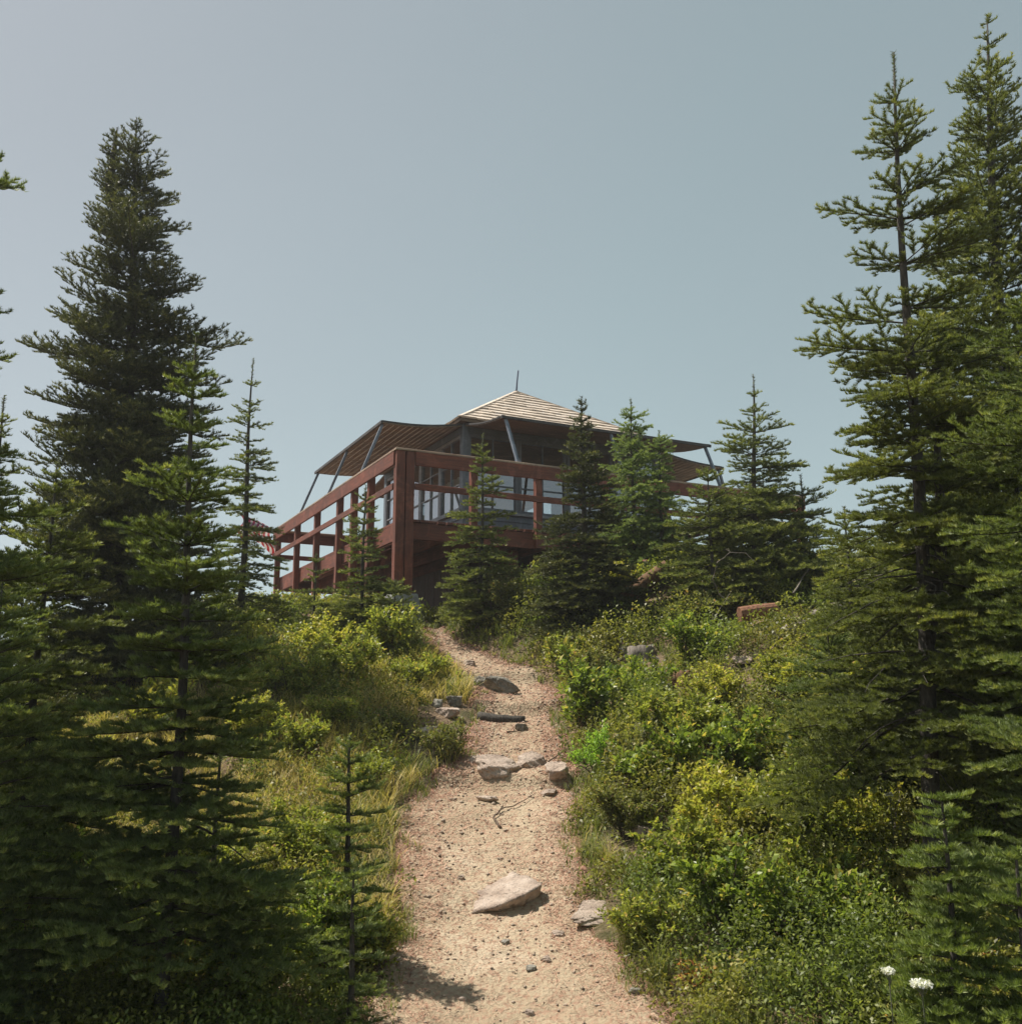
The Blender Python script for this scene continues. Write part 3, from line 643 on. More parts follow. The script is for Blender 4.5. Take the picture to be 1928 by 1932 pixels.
# long arching grass tussocks beside the trail
def tussock(px, py, seed, n, h, label, mtl='grass', spread=.05):
    x0, y0, z0 = G(px, py); rng = np.random.default_rng(seed); root = empty('grass_tussock', (x0, y0, z0), label=label, cat='grass tussock', group='long grass tussocks')
    mb_v = []; mb_f = []; var = []
    for k in range(n):
        a = rng.random()*2*PI; bx, by = rng.normal(size=2)*spread*.5; L = h*(.5+.6*rng.random()); ln = .5+.8*rng.random(); dx, dy = math.cos(a), math.sin(a)
        b0 = len(mb_v); w = .0035
        for q in range(7):
            f = q/6; cx = bx+dx*L*ln*f**1.8*.9; cy = by+dy*L*ln*f**1.8*.9; cz = L*(f-.42*ln*f**2.4); ww = w*(1-f*.9)/2
            mb_v += [(cx-dy*ww, cy+dx*ww, cz), (cx+dy*ww, cy-dx*ww, cz)]
        mb_f += [(b0+2*q, b0+2*q+1, b0+2*q+3, b0+2*q+2) for q in range(6)]; var += [rng.random()]*14
    mesh_np('blades', np.array(mb_v), np.array(mb_f), M[mtl], root, var=np.array(var))
for px, py, n, h, mt, lab in [
    (1190, 1800, 190, .42, 'grass', 'large arching grass tussock over the bottom right trail edge'),
    (1245, 1850, 120, .34, 'grass', 'grass tussock right of the large arching one'),
    (1105, 1620, 110, .26, 'grass', 'grass tussock on the right trail edge above the pale slab'),
    (1150, 1640, 90, .28, 'grass_dry', 'reddish dry tussock behind the right trail edge'),
    (1500, 1900, 160, .36, 'grass', 'tall grass tussock near the white flowers'),
    (1650, 1920, 180, .40, 'grass', 'tall grass tussock under the white flower heads'),
    (1800, 1925, 160, .42, 'grass', 'grass tussock left of the red leaved plant'),
    (1100, 1420, 60, .25, 'grass_dry', 'yellow tussock below the vivid green bush'),
    (770, 1480, 110, .24, 'grass_dry', 'yellow green tussock hanging over the left trail edge'),
    (740, 1560, 110, .24, 'grass', 'low tussock by the widening of the trail at left'),
    (755, 1780, 70, .22, 'grass', 'dark tussock at the lower left trail edge'),
    (980, 1260, 80, .35, 'grass', 'light tussock inside the upper bend of the trail'),
    (700, 1340, 90, .40, 'grass_dry', 'pale tall tussock among the light green shrubs at left'),
    (560, 1420, 120, .38, 'grass_dry', 'straw coloured tussock on the left bank'),
    (500, 1480, 120, .36, 'grass_dry', 'straw coloured tussock beside the skinny sapling')]:
    tussock(px, py, px+py, n, h, lab, mt)

# yarrow and pink flowers
def flower(px, py, y, label, mtl, headr, name='yarrow_flower', n=90):
    x, y, z = at(px, py, y); g = gz(x, y); root = empty(name, (x, y, g), label=label, cat='flower', group='small wild flowers'); h = z-g
    w = MB(); w.tube([(.03, .02, 0), (.01, .01, h*.5), (0, 0, h-.012)], [.003, .0025, .002], 5)
    rng = np.random.default_rng(int(px))
    for k in range(7):
        a = k*.9; w.tube([(0.005, 0, h-.04), (headr*.7*math.cos(a), headr*.7*math.sin(a), h-.008)], .0012, 3)
    w.build('flower_stem', M['green_leader'], root)
    a = rng.random(n)*2*PI; r = headr*np.sqrt(rng.random(n)); P = np.stack([r*np.cos(a), r*np.sin(a), h+.006*(1-(r/headr)**2)+rng.normal(size=n)*.003], 1)
    D = norm(rng.normal(size=(n, 3))+np.array([0, 0, .3])); V, F = leaves(P, D, rng, .010, .010)
    mesh_np('flower_head', V, F, M[mtl], root, var=np.repeat(rng.random(n), 4))
flower(1738, 1858, 3.75, 'largest flat white flower head near the bottom right', 'flower_white', .036, n=420)
flower(1676, 1834, 3.8, 'smaller white flower head left of the largest one', 'flower_white', .022, n=220)
flower(1678, 1500, 6.0, 'tiny white flower in front of the forked fir foot', 'flower_white', .022)
flower(1218, 1058, 13.2, 'tiny pink flower on the ridge under the hemlock', 'flower_pink', .05, 'pink_flower', 60)
flower(1385, 1318, 9.6, 'yellow orange bloom on the bank above the root stub', 'leaf_yellow', .045, 'orange_flower')

# ------------------------------------------------------------------ rocks
def rock(name, px, py, wpx, hpx, label, seed, mtl='rock', flat=.5, rot=0, tilt=(0, 0), depth=1.0, sink=.3, cuts=12, dist=None, cat='rock', group='rocks in the trail', hull=None):
    x, y, z = G(px, py) if dist is None else (at(px, py, dist)[0], dist, 0)
    z = surf(x, y); w = pxm(wpx, y)/2; h = pxm(hpx, y)
    import bmesh
    bm = bmesh.new(); bmesh.ops.create_icosphere(bm, subdivisions=5, radius=1); rng = np.random.default_rng(seed)
    pl_ = [(norm(rng.normal(size=(1, 3)))[0],   .5+.28*rng.random()) for _ in range(cuts)]
    pl_.append((norm(np.array([[.1*rng.normal(), .1*rng.normal(), 1]]))[0], .5))
    V = np.array([v.co[:] for v in bm.verts])
    for nrm, dd in pl_:
        e = V@nrm-dd; V -= np.maximum(e, 0)[:, None]*nrm*.93
    if hull:      # angular block from its corner points
        b2 = bmesh.new(); [b2.verts.new(p) for p in hull]; bmesh.ops.convex_hull(b2, input=b2.verts); b2.normal_update()
        pls = [(np.array(f.normal[:]), float(f.normal.dot(f.verts[0].co))) for f in b2.faces]; b2.free()
        c_ = np.mean(np.array(hull), 0); U = norm(V); t_ = np.full(len(U), 9.)
        for nn_, dd_ in pls:
            dn = U@nn_; q_ = (dd_-c_@nn_)/np.where(dn > 1e-6, dn, 1e9); t_ = np.where(dn > 1e-6, np.minimum(t_, q_), t_)
        V = c_+U*(t_*(1+.035*np.sin(U[:, 0]*17+3*U[:, 2])+.02*rng.normal(size=len(U))))[:, None]
        F = np.array([[v.index for v in f.verts] for f in bm.faces]); bm.free()
        o = mesh_np(name, V*np.array([1, 1, .8]), F, M[mtl], smooth=False, loc=(x, y, z)); o.rotation_euler = (0, 0, rot)
        return tag(o, label, cat, group)
    k = rng.random(3)*6
    V += V*(.035*np.sin(V[:, :1]*5+k[0]+2*np.sin(V[:, 1:2]*4))+.04*np.sin(V[:, 1:2]*11+k[1]+V[:, 2:]*9)+.02*np.sin(V[:, :1]*23+V[:, 2:]*19+k[2]))
    V += .012*rng.normal(size=V.shape)
    V *= np.array([w*1.15, w*1.15*depth, max(h, w*flat)*.95])
    F = np.array([[v.index for v in f.verts] for f in bm.faces]); bm.free()
    o = mesh_np(name, V, F, M[mtl], smooth=False, loc=(x, y, z+max(h, w*flat)*(.5-sink)))
    o.rotation_euler = (tilt[0], tilt[1], rot)
    return tag(o, label, cat, group)
R = rock
R('step_rock', 968, 1712, 132, 40, 'large angular trail rock with a sunlit top and black shaded face, nearest the camera', 1, rot=.32, hull=[(-.20, .10, -.06), (-.02, .10, -.06), (.20, .14, -.05), (.22, .36, -.05), (-.1, .32, -.05), (-.25, .03, .0), (-.12, -.03, .04), (.0, -.05, .10), (.17, .0, .165), (.215, .08, .175), (.13, .40, .215), (-.13, .30, .10)])
R('slab_rock', 1128, 1722, 130, 12, 'long pale slab embedded in the right trail edge', 2, flat=.16, rot=.9, depth=.6, sink=.33, tilt=(.22, -.1))
R('trail_rock', 940, 1456, 88, 30, 'broad flat topped pale rock in the middle of the trail step', 3, flat=.3, rot=.5, depth=1.0, sink=.42, tilt=(.35, 0))
R('trail_rock', 997, 1446, 62, 28, 'leaning pale rock just right of the broad flat one', 4, flat=.35, rot=-.6, depth=.8, sink=.36, tilt=(.3, .3))
R('trail_rock', 1048, 1472, 46, 34, 'pale slab at the right end of the rock step', 5, flat=.4, rot=.2, depth=1.3, sink=.52, tilt=(.3, -.3))
R('trail_rock', 1036, 1490, 30, 12, 'small flat stone below the right end slab', 6, flat=.3, rot=.2)
R('trail_rock', 896, 1446, 26, 18, 'small stone at the left foot of the broad flat rock', 7)
R('trail_rock', 918, 1498, 44, 12, 'thin pale stone lying flush in the trail below the rock step', 8, flat=.16, rot=-.5, sink=.34, depth=.5)
R('bank_rock', 808, 1396, 42, 30, 'rounded pinkish rock on the left bank above the twiggy shrub', 9, flat=.6)
R('bank_rock', 846, 1352, 44, 20, 'low pale rock on the left bank beside the log step', 10, flat=.4)
R('bank_rock', 824, 1334, 24, 20, 'small grey pointed rock on the left bank', 11, 'rock_grey', flat=.7)
R('bank_rock', 858, 1330, 30, 22, 'small knobbly rock behind the low pale rock', 12, 'rock_grey', flat=.6)
R('step_rock', 945, 1304, 66, 30, 'dark faced boulder step on the left side of the upper trail', 13, 'rock_grey', flat=.5, rot=-.3, depth=.7, sink=.1, tilt=(.2, .15))
R('step_rock', 916, 1290, 40, 26, 'mossy rock above the dark boulder step', 14, 'rock_grey', flat=.6)
R('trail_rock', 886, 1256, 26, 12, 'small flat stone high on the upper trail', 15, flat=.4)
R('bank_rock', 1215, 1578, 56, 22, 'pale weathered rock half buried in the right bank', 16, flat=.3, sink=.3)
R('bank_rock', 985, 1078, 28, 26, 'light round boulder under the deck beside the dense fir', 17, flat=.9, dist=14.6)
R('bank_rock', 1405, 1252, 40, 16, 'flat pale rock on the bank above the root stub', 18, flat=.4)
R('bank_rock', 1735, 1262, 30, 14, 'small pale stone behind the forked trunk', 27, flat=.5)
for j, (px, py, w, lab) in enumerate([(1030, 1806, 22, 'dark pebble heap stone near the bottom of the trail'), (955, 1772, 18, 'little stone below the large angular rock'),
        (1052, 1762, 20, 'flat little stone right of centre on the lower trail'), (1000, 1830, 20, 'dark little stone low on the trail'), (870, 1655, 16, 'little stone by the trail middle, left of the angular rock'),
        (1195, 1880, 24, 'stone at the bottom right trail edge'), (1000, 1905, 18, 'little stone at the very bottom of the trail'), (985, 1370, 26, 'thin stone below the log step'), (872, 1880, 16, 'little stone at the bottom left of the trail')]):
    R('small_stone', px, py, w, w*.5, lab, 40+j, 'rock_grey' if j % 2 else 'rock', flat=.6, group='small stones on the trail')

# pebbles and needle litter on the trail: stuff
n = 9000; y = 2.4+12*rng.random(n)**1.1; t = rng.random(n); t = np.where(rng.random(n) < .4, np.where(t < .5, t**1.8, 1-(1-t)**1.8), t); x = pl(y)+(pr(y)-pl(y))*t
z = zp(y)+path_h(x, y)+.012
r = (.0025+.009*rng.random(n)**4)*np.clip(y/5, .8, 1.6)
oct_ = np.array([[1, 0, 0], [0, 1, 0], [-1, 0, 0], [0, -1, 0], [0, 0, .7], [0, 0, -.7]])
V = (oct_[None]*(1+.35*rng.normal(size=(n, 6, 1))).clip(.5, 1.6))*r[:, None, None]+np.stack([x, y, z+r*.3], 1)[:, None, :]
F = (np.array([[0, 1, 4], [1, 2, 4], [2, 3, 4], [3, 0, 4], [1, 0, 5], [2, 1, 5], [3, 2, 5], [0, 3, 5]])[None]+np.arange(n)[:, None, None]*6).reshape(-1, 3)
tag(mesh_np('pebbles', V.reshape(-1, 3), F, rockmat('pebble_stone', (.30, .22, .17), (.45, .35, .27), (.56, .46, .37))), 'fine gravel and pebbles strewn over the dirt trail', 'gravel', kind='stuff')
n = 60000; y = 2.4+12.2*rng.random(n); t = rng.random(n); t = np.where(rng.random(n) < .7, np.where(t < .5, t**2, 1-(1-t)**2), t)-.0; x = pl(y)-.08+(pr(y)-pl(y)+.16)*t
ok = nz(x, y, .5, 7)+.5*rng.random(n) > -.35; x, y = x[ok], y[ok]; n = len(x)
z = zp(y)+path_h(x, y)+.016+.004*rng.random(n); a = rng.random(n)*2*PI; l = (.014+.05*rng.random(n)**2.5)*np.clip(y/6, .8, 1.5); w = .0018*np.clip(y/5, 1, 2.2)
dx, dy = np.cos(a)*l/2, np.sin(a)*l/2; sx_, sy_ = -np.sin(a)*w/2, np.cos(a)*w/2; tz = rng.normal(size=n)*.003; sl = np.gradient(_zs, _g); slp = np.interp(y, _g, sl)*dy
V = np.stack([np.stack([x-dx-sx_, y-dy-sy_, z-tz-slp], 1), np.stack([x-dx+sx_, y-dy+sy_, z-tz-slp], 1), np.stack([x+dx+sx_, y+dy+sy_, z+tz+slp], 1), np.stack([x+dx-sx_, y+dy-sy_, z+tz+slp], 1)], 1).reshape(-1, 3)
tag(mesh_np('needle_litter', V, np.arange(4*n).reshape(n, 4), M['litter'], var=np.repeat(rng.random(n), 4)), 'brown needles and twig bits scattered on the trail', 'litter', kind='stuff')

# ------------------------------------------------------------------ dead wood
def gp(px, py, dz=0):
    x, y, z = G(px, py); return (x, y, surf(x, y)+dz)
def branch(name, pts, r0, label, mtl='deadwood', cat='branch', group='dead branches in the brush', r1=.002, seed=0):
    rnd = random.Random(seed); b = pts[0]; root_pts = []
    P = [Vector(p) for p in pts]; Q = []
    for i in range(len(P)-1):
        for q in range(4):
            t = q/4; v = P[i].lerp(P[i+1], t); Q.append(v+Vector((rnd.uniform(-1, 1), rnd.uniform(-1, 1), rnd.uniform(-1, 1)))*min(r0*.5, .006))
    Q.append(P[-1]); w = MB(); n = len(Q); o0 = Vector(b)
    w.tube([q-o0 for q in Q], [r0+(r1-r0)*i/(n-1) for i in range(n)], 6)
    for k in range(3 if r0 < .03 else 0):
        i = rnd.randrange(2, n-1); d = Vector((rnd.uniform(-1, 1), rnd.uniform(-1, 1), rnd.uniform(0, .8))).normalized()*r0*rnd.uniform(6, 14)
        w.tube([Q[i]-o0, Q[i]-o0+d], [r0*.4, r0*.15], 4)
    return tag(w.build(name, M[mtl], smooth=True, loc=b), label, cat, group)
branch('dead_twig', [gp(944, 1562, .01), gp(931, 1546, .02), gp(945, 1526, .02), gp(975, 1512, .02), gp(1012, 1496, .03)], .010, 'curved forked brown twig lying on the trail below the rock step', 'stem', group='twigs on the trail')
branch('dead_twig', [gp(1030, 1450, .02), gp(1060, 1436, .04), gp(1075, 1420, .05)], .007, 'short twig beside the leaning trail rock', 'stem', group='twigs on the trail')
branch('dead_twig', [gp(955, 1378, .01), gp(985, 1376, .02)], .009, 'small straight twig on the trail below the log step', 'stem', group='twigs on the trail')
branch('log_step', [gp(903, 1352, .02), gp(940, 1356, .02), gp(990, 1353, .01)], .06, 'dark weathered log set across the trail as a step', 'bark', 'log', 'logs and stumps', r1=.055)
branch('fallen_log', [gp(1172, 1142, .06), gp(1210, 1128, .14), gp(1262, 1108, .26)], .13, 'rotten mossy brown log lying on the bank below the hemlock', 'rot', 'log', 'logs and stumps', r1=.10, seed=3)
x, y, z = G(1395, 1170); x, y, z = at(1395, 1160, y-.75); z -= .34; o = MB(); rr = .085
o.tube([(0, 0, 0), (.18, .02, .03), (.42, .05, .06)], [rr, rr*1.0, rr*.92], 14)
tag(o.build('cut_log', M['redwood_log'], smooth=False, loc=(x, y, z+.34), bevel=.004), 'short sawn red brown log with a clean cut end on the right bank', 'log', 'logs and stumps')
branch('log_prop', [(x+.12, y+.0, gz(x, y)-.02), (x+.1, y+.02, z+.27)], .03, 'short broken stick propping up the sawn red log', 'deadwood', group='dead branches in the brush', r1=.02)
branch('log_prop', [(x+.36, y+.06, gz(x+.36, y+.06)-.02), (x+.34, y+.04, z+.31)], .035, 'knotty broken stub under the far end of the sawn red log', 'deadwood', group='dead branches in the brush', r1=.028)
branch('fallen_log', [gp(1470, 1215, .02), gp(1520, 1190, .06), gp(1580, 1170, .1)], .10, 'dark ribbed fallen trunk behind the wide low fir at right', 'deadwood', 'log', 'logs and stumps', r1=.11, seed=5)
def stump(px, py, wpx, hpx, label, seed, mtl='deadwood', hollow=True):
    x, y, z = G(px, py); w = pxm(wpx, y)/2; h = pxm(hpx, y)+.1; rng = np.random.default_rng(seed); root = empty('tree_stump', (x, y, z-.1), label=label, cat='stump', group='logs and stumps')
    n = 28; V = []; F = []
    prof = [(1.25, 0), (1.08, .25), (1.0, .6), (.98, 1.0), (.86, 1.0), (.8, .75 if hollow else .99), (.0, .7 if hollow else .99)]
    k = 1+.09*np.sin(np.arange(n)*2*PI/n*5+seed)+.04*rng.normal(size=n); top = 1+.05*rng.normal(size=n)
    for j, (r_, zz) in enumerate(prof):
        for a in range(n): V.append((w*r_*k[a]*math.cos(2*PI*a/n), w*r_*k[a]*math.sin(2*PI*a/n), h*zz*(top[a] if 2 < j < 5 else 1)))
    for j in range(len(prof)-1):
        for a in range(n): F.append((j*n+a, j*n+(a+1) % n, (j+1)*n+(a+1) % n, (j+1)*n+a))
    mesh_np('stump_wood', np.array(V), np.array(F), M[mtl], root)
    for q in range(4):
        a = rng.random()*2*PI; m_ = MB(); m_.tube([(w*.9*math.cos(a), w*.9*math.sin(a), .12), (w*1.5*math.cos(a), w*1.5*math.sin(a), .09), (w*2.1*math.cos(a+.2), w*2.1*math.sin(a+.2), .03)], [.03, .022, .008], 6)
        m_.build('stump_root', M[mtl], root, smooth=True)
stump(1208, 1242, 50, 22, 'cylindrical weathered grey stump with a flat sawn top on the right bank', 1)
stump(1280, 1292, 50, 24, 'low dark stump wrapped in dead roots below the grey stump', 2, 'rot')
stump(1361, 1316, 22, 18, 'small root stub with a pale broken face', 3)
R('wood_chunk', 1178, 1238, 24, 24, 'leaning pale chunk of wood against the left of the grey stump', 30, 'rock_grey', flat=.9, rot=.3, tilt=(.3, .3), cat='wood chunk', group='logs and stumps')
def arch(cx, cy, r, y, a0, a1, label, seed, rr=.008):
    pts = [at(cx+r*math.cos(rad(a)), cy-r*1.1*math.sin(rad(a)), y+.002*(a-a0)) for a in np.linspace(a0, a1, 7)]
    branch('dead_branch', pts, rr, label, seed=seed)
x_, y_, z_ = G(1400, 1150)
arch(1390, 1090, 45, y_-.3, -100, -330, 'pale hooped dead branch curling under the spire fir', 6)
branch('dead_branch', [gp(1325, 1225, .05), gp(1350, 1200, .2), gp(1385, 1170, .35)], .012, 'straight pale dead branch under the sawn red log', seed=7)
branch('dead_branch', [gp(1500, 1170, .3), gp(1520, 1140, .35), gp(1560, 1110, .4)], .012, 'pale stick poking out of the right fir skirt', seed=8)
branch('dead_branch', [gp(1310, 1370, .1), gp(1345, 1362, .16), gp(1370, 1350, .2)], .010, 'whitish forked dead branch below the low dark stump', seed=9)
branch('dead_branch', [gp(1230, 1345, .12), gp(1262, 1330, .18), gp(1290, 1335, .15)], .008, 'thin pale dead branch left of the whitish forked one', seed=10)
branch('dead_branch', [gp(1690, 1640, .2), gp(1705, 1600, .35)], .008, 'short white stick beside the tiered sapling', seed=11)
xx, yy, zz = G(1870, 1640)
branch('dead_sapling', [(xx, yy+.5, zz), (xx+.01, yy+.5, zz+.3), (xx-.01, yy+.5, zz+.62)], .010, 'grey leafless sapling stem in the shade under the right edge firs', seed=12, cat='dead sapling')
branch('dead_branch', [(xx-.01, yy+.5, zz+.5), (xx-.12, yy+.45, zz+.38), (xx-.22, yy+.45, zz+.2)], .006, 'drooping grey branch beside the leafless sapling', seed=13)
branch('dead_branch', [(xx+.08, yy+.35, zz+.5), (xx+.25, yy+.35, zz+.4), (xx+.42, yy+.35, zz+.36)], .006, 'long pale dead branch at the right edge under the firs', seed=14)
branch('dead_branch', [gp(1560, 1905, .02), gp(1580, 1918, .05), gp(1600, 1926, .03)], .009, 'white bleached root bit in the dirt at the bottom right', seed=15)

# ------------------------------------------------------------------ deck
TH = .459; ZD = 4.447; DX, DY = -1.6707, 14.8996; DS = 7.80
a_, b_, W = 1.84, 1.83, 4.22
gbase = gz(DX, DY); HD = ZD-gbase
deck = empty('wooden_deck', (DX, DY, gbase), TH, label='red stained wooden deck with railing wrapped round the lookout cabin on posts', cat='deck')
def dgz(x, y):   # ground height in deck coordinates
    wx = DX+x*math.cos(TH)-y*math.sin(TH); wy = DY+x*math.sin(TH)+y*math.cos(TH); return gz(wx, wy)-gbase
rnd = random.Random(4)
def D(name, boxes, m, bev=.004, parent=deck, label=None):
    w = MB()
    for bx in boxes: w.box(*bx)
    o = w.build(name, m, parent, bevel=bev)
    if label: o['label'] = label
    return o
pk = []; x = .0
while x < DS-.1:
    e = rnd.uniform(-.02, .015); pk.append((x, -.03+e, HD-.04+rnd.uniform(-.003, .003), x+.135, DS+.03, HD)); x += .15
D('decking', pk, M['redy'], .003)
D('rim_joist', [(.0, .0, HD-.30, DS, .045, HD-.045)], M['redx'])
D('rim_joist', [(-.0, .05, HD-.30, .045, DS-.05, HD-.045)], M['redy'])
D('rim_joist', [(DS-.045, .05, HD-.30, DS, DS-.05, HD-.045)], M['redy'])
D('rim_joist', [(.0, DS-.045, HD-.30, DS, DS, HD-.045)], M['redx'])
for k in range(1, 12):
    xx = .6*k+.2; D('joist', [(xx, .05, HD-.27, xx+.045, DS-.05, HD-.045)], M['redy'])
RT = 1.07
def post(x, y, w=.11, d=.11, z0=None, top=RT-.035, name='rail_post'):
    z0 = HD-.31 if z0 is None else z0
    D(name, [(x, y, z0, x+w, y+d, HD+top)], M['redz'], .006)
FY = -.12    # posts stand on the outside of the rim
for t in (1.3, 2.2, 3.05, 4.55, 6.05): post(-.115, t-.055, z0=dgz(0, t)-.3, name='rail_post')
post(-.115, DS-.13, z0=dgz(0, DS)-.3)
for t in (1.175, 2.32, 3.59, 4.8, 6.1): post(t-.055, -.115)
for t in (1.3, 2.6, 3.9, 5.2, 6.5): post(DS+.003, t-.055)
for t in (1.3, 2.6, 3.9, 5.2, 6.5): post(t-.055, DS+.003)
post(DS+.003, DS-.13); post(DS+.003, -.115, z0=dgz(DS, 0)-.3)
# doubled corner post on its footing
fz = dgz(.05, 0)+.34
post(-.135, -.135, .14, .135, z0=fz, name='corner_post'); post(.022, -.135, .135, .135, z0=fz, name='corner_post')
ft = MB(); bw, tw_ = .30, .19; cx, cy = .01, -.065
ft.add([(cx-bw, cy-bw, fz-.55), (cx+bw, cy-bw, fz-.55), (cx+bw, cy+bw, fz-.55), (cx-bw, cy+bw, fz-.55), (cx-tw_, cy-tw_, fz), (cx+tw_, cy-tw_, fz), (cx+tw_, cy+tw_, fz), (cx-tw_, cy+tw_, fz)],
       [(3,2,1,0),(4,5,6,7),(0,1,5,4),(1,2,6,5),(2,3,7,6),(3,0,4,7)])
ft.build('concrete_footing', M['concrete'], deck, bevel=.012)
# rails: cap board, wide top board, middle board
e = .005
for nm, bx, mt in [
    ('rail_cap', (-.16, -.155, HD+RT-.034, DS+.16, .03, HD+RT), 'cap'), ('rail_cap', (-.16, .034, HD+RT-.034, .03, DS+.15, HD+RT), 'cap'),
    ('rail_cap', (DS-.03, .034, HD+RT-.034, DS+.16, DS+.15, HD+RT), 'cap'), ('rail_cap', (.034, DS-.03, HD+RT-.034, DS-.034, DS+.15, HD+RT), 'cap'),
    ('top_rail', (.165, -.160, HD+RT-.25, DS+.12, -.118, HD+RT-.037), 'redx'), ('top_rail', (-.158, -.05, HD+RT-.25, -.118, DS+.02, HD+RT-.037), 'redy'),
    ('top_rail', (DS+.116, -.10, HD+RT-.25, DS+.156, DS+.1, HD+RT-.037), 'redy'), ('top_rail', (-.10, DS+.116, HD+RT-.25, DS+.1, DS+.156, HD+RT-.037), 'redx'),
    ('middle_rail', (.160, -.150, HD+.44, DS+.12, -.118, HD+.54), 'redx'), ('middle_rail', (-.150, .01, HD+.44, -.118, DS+.02, HD+.54), 'redy'),
    ('middle_rail', (DS+.116, -.10, HD+.44, DS+.15, DS+.1, HD+.54), 'redy'), ('middle_rail', (-.10, DS+.116, HD+.44, DS+.1, DS+.15, HD+.54), 'redx')]:
    D(nm, [bx], M[mt], .005)
# supports under the deck
for x, y in ((2.0, .3), (4.0, .3), (6.0, .3), (.3, 2.2), (.3, 4.5), (.3, 6.8), (3.0, 1.5), (5.0, 1.5)):
    D('support_post', [(x, y, dgz(x, y)-.3, x+.14, y+.14, HD-.30)], M['redz'], .006)

# ------------------------------------------------------------------ lookout cabin (same axes as the deck)
cw = lambda x, y: (DX+x*math.cos(TH)-y*math.sin(TH), DY+x*math.sin(TH)+y*math.cos(TH))
cx, cy = cw(b_, a_)
cab = empty('lookout_cabin', (cx, cy, ZD), TH, label='blue grey mountain lookout cabin with windows all round, shingled pyramid roof and propped shutters', cat='cabin')
SILL, WT, HW = .60, 2.04, 2.187
def Cb(name, boxes, m, bev=.004, parent=cab):
    w = MB()
    for bx in boxes: w.box(*bx)
    return w.build(name, m, parent, bevel=bev)
def frame_of(side):     # maps (s along wall, d outward, z) to cabin coordinates
    return {0: lambda s, d, z: (s, -d, z), 1: lambda s, d, z: (-d, W-s, z), 2: lambda s, d, z: (W-s, W+d, z), 3: lambda s, d, z: (W+d, s, z)}[side]
def Wb(side, name, boxes, m, bev=.003, parent=cab):
    f = frame_of(side); w = MB()
    for s0, d0, z0, s1, d1, z1 in boxes:
        p = f(s0, d0, z0); q = f(s1, d1, z1); w.box(*[min(p[i], q[i]) for i in range(3)], *[max(p[i], q[i]) for i in range(3)])
    return w.build(name, m, parent, bevel=bev)
for side in range(4):
    f = frame_of(side); w = MB()
    for k in range(5):       # lapped siding
        z0 = .02+k*.114; z1 = z0+.122
        vs = [f(.07, -.03, z0), f(W-.07, -.03, z0), f(W-.07, .028, z0), f(.07, .028, z0), f(.07, -.03, z1), f(W-.07, -.03, z1), f(W-.07, .008, z1), f(.07, .008, z1)]
        w.add(vs, [(3,2,1,0),(4,5,6,7),(0,1,5,4),(1,2,6,5),(2,3,7,6),(3,0,4,7)])
    w.build('wall_siding', M['paint'], cab)
    Wb(side, 'window_sill', [(.06, -.04, SILL-.005, W-.06, .075, SILL+.04)], M['trim'])
    Wb(side, 'header_board', [(.06, -.04, WT, W-.06, .03, HW+.02)], M['paint'])
    nW = 4; ww = (W-.14)/nW
    for k in range(nW):
        s0 = .07+k*ww; s1 = s0+ww; fr_ = [(s0+.004, -.03, SILL+.042, s0+.064, .02, WT-.002), (s1-.064, -.03, SILL+.042, s1-.004, .02, WT-.002),
               (s0+.066, -.028, SILL+.042, s1-.066, .018, SILL+.10), (s0+.066, -.028, WT-.06, s1-.066, .018, WT-.002)]
        mx_ = (s0+s1)/2; fr_ += [(mx_-.012, -.018, SILL+.102, mx_+.012, .008, WT-.062)]
        for q in (1, 2):
            zq = SILL+.1+(WT-.06-SILL-.1)*q/3; fr_ += [(s0+.066, -.016, zq-.011, mx_-.014, .006, zq+.011), (mx_+.014, -.016, zq-.011, s1-.066, .006, zq+.011)]
        wn = Wb(side, 'window', fr_, M['trim'] if side == 1 else M['paintz'])
        g = MB(); p = [f(s0+.05, -.022, SILL+.09), f(s1-.05, -.022, SILL+.09), f(s1-.05, -.022, WT-.05), f(s0+.05, -.022, WT-.05)]; g.add(p, [(0, 1, 2, 3)]); g.build('pane', M['glass'], wn)
for x, y in ((-.03, -.03), (W-.11, -.03), (-.03, W-.11), (W-.11, W-.11)):
    Cb('corner_post', [(x, y, .0, x+.14, y+.14, HW+.02)], M['paintz'], .006)
Cb('floor', [(.05, .05, -.0+.004, W-.05, W-.05, .03)], M['interior'])
Cb('ceiling', [(.05, .05, HW-.1, W-.05, W-.05, HW-.06)], M['interior'])
# white half curtains behind the left and back panes
for side, s0, s1 in ((1, .3, 1.9), (1, 2.1, 4.0), (2, 2.3, 3.9), (2, .3, 1.3)):
    f = frame_of(side); n = 40; V = []
    for k in range(n+1):
        s = s0+(s1-s0)*k/n; d = -.09+.018*math.sin(k*1.3)
        V += [f(s, d, SILL+.05), f(s, d, SILL+.72)]
    F = np.array([(2*k, 2*k+2, 2*k+3, 2*k+1) for k in range(n)])
    mesh_np('curtain', np.array(V), F, M['curtain'], cab, var=np.zeros(len(V)), smooth=True)
# added dark boards standing in for the shade under the cabin
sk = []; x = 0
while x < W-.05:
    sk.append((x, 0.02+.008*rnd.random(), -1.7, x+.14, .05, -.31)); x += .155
Cb('shade_skirt', sk, M['skirt'], 0)
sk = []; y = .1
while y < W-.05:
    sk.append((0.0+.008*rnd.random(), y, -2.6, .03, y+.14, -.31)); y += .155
Cb('shade_skirt', sk, M['skirt'], 0)
Cb('shade_skirt', [(0.1, W-.05, -2.4, W, W, -.31)], M['skirt'], 0)
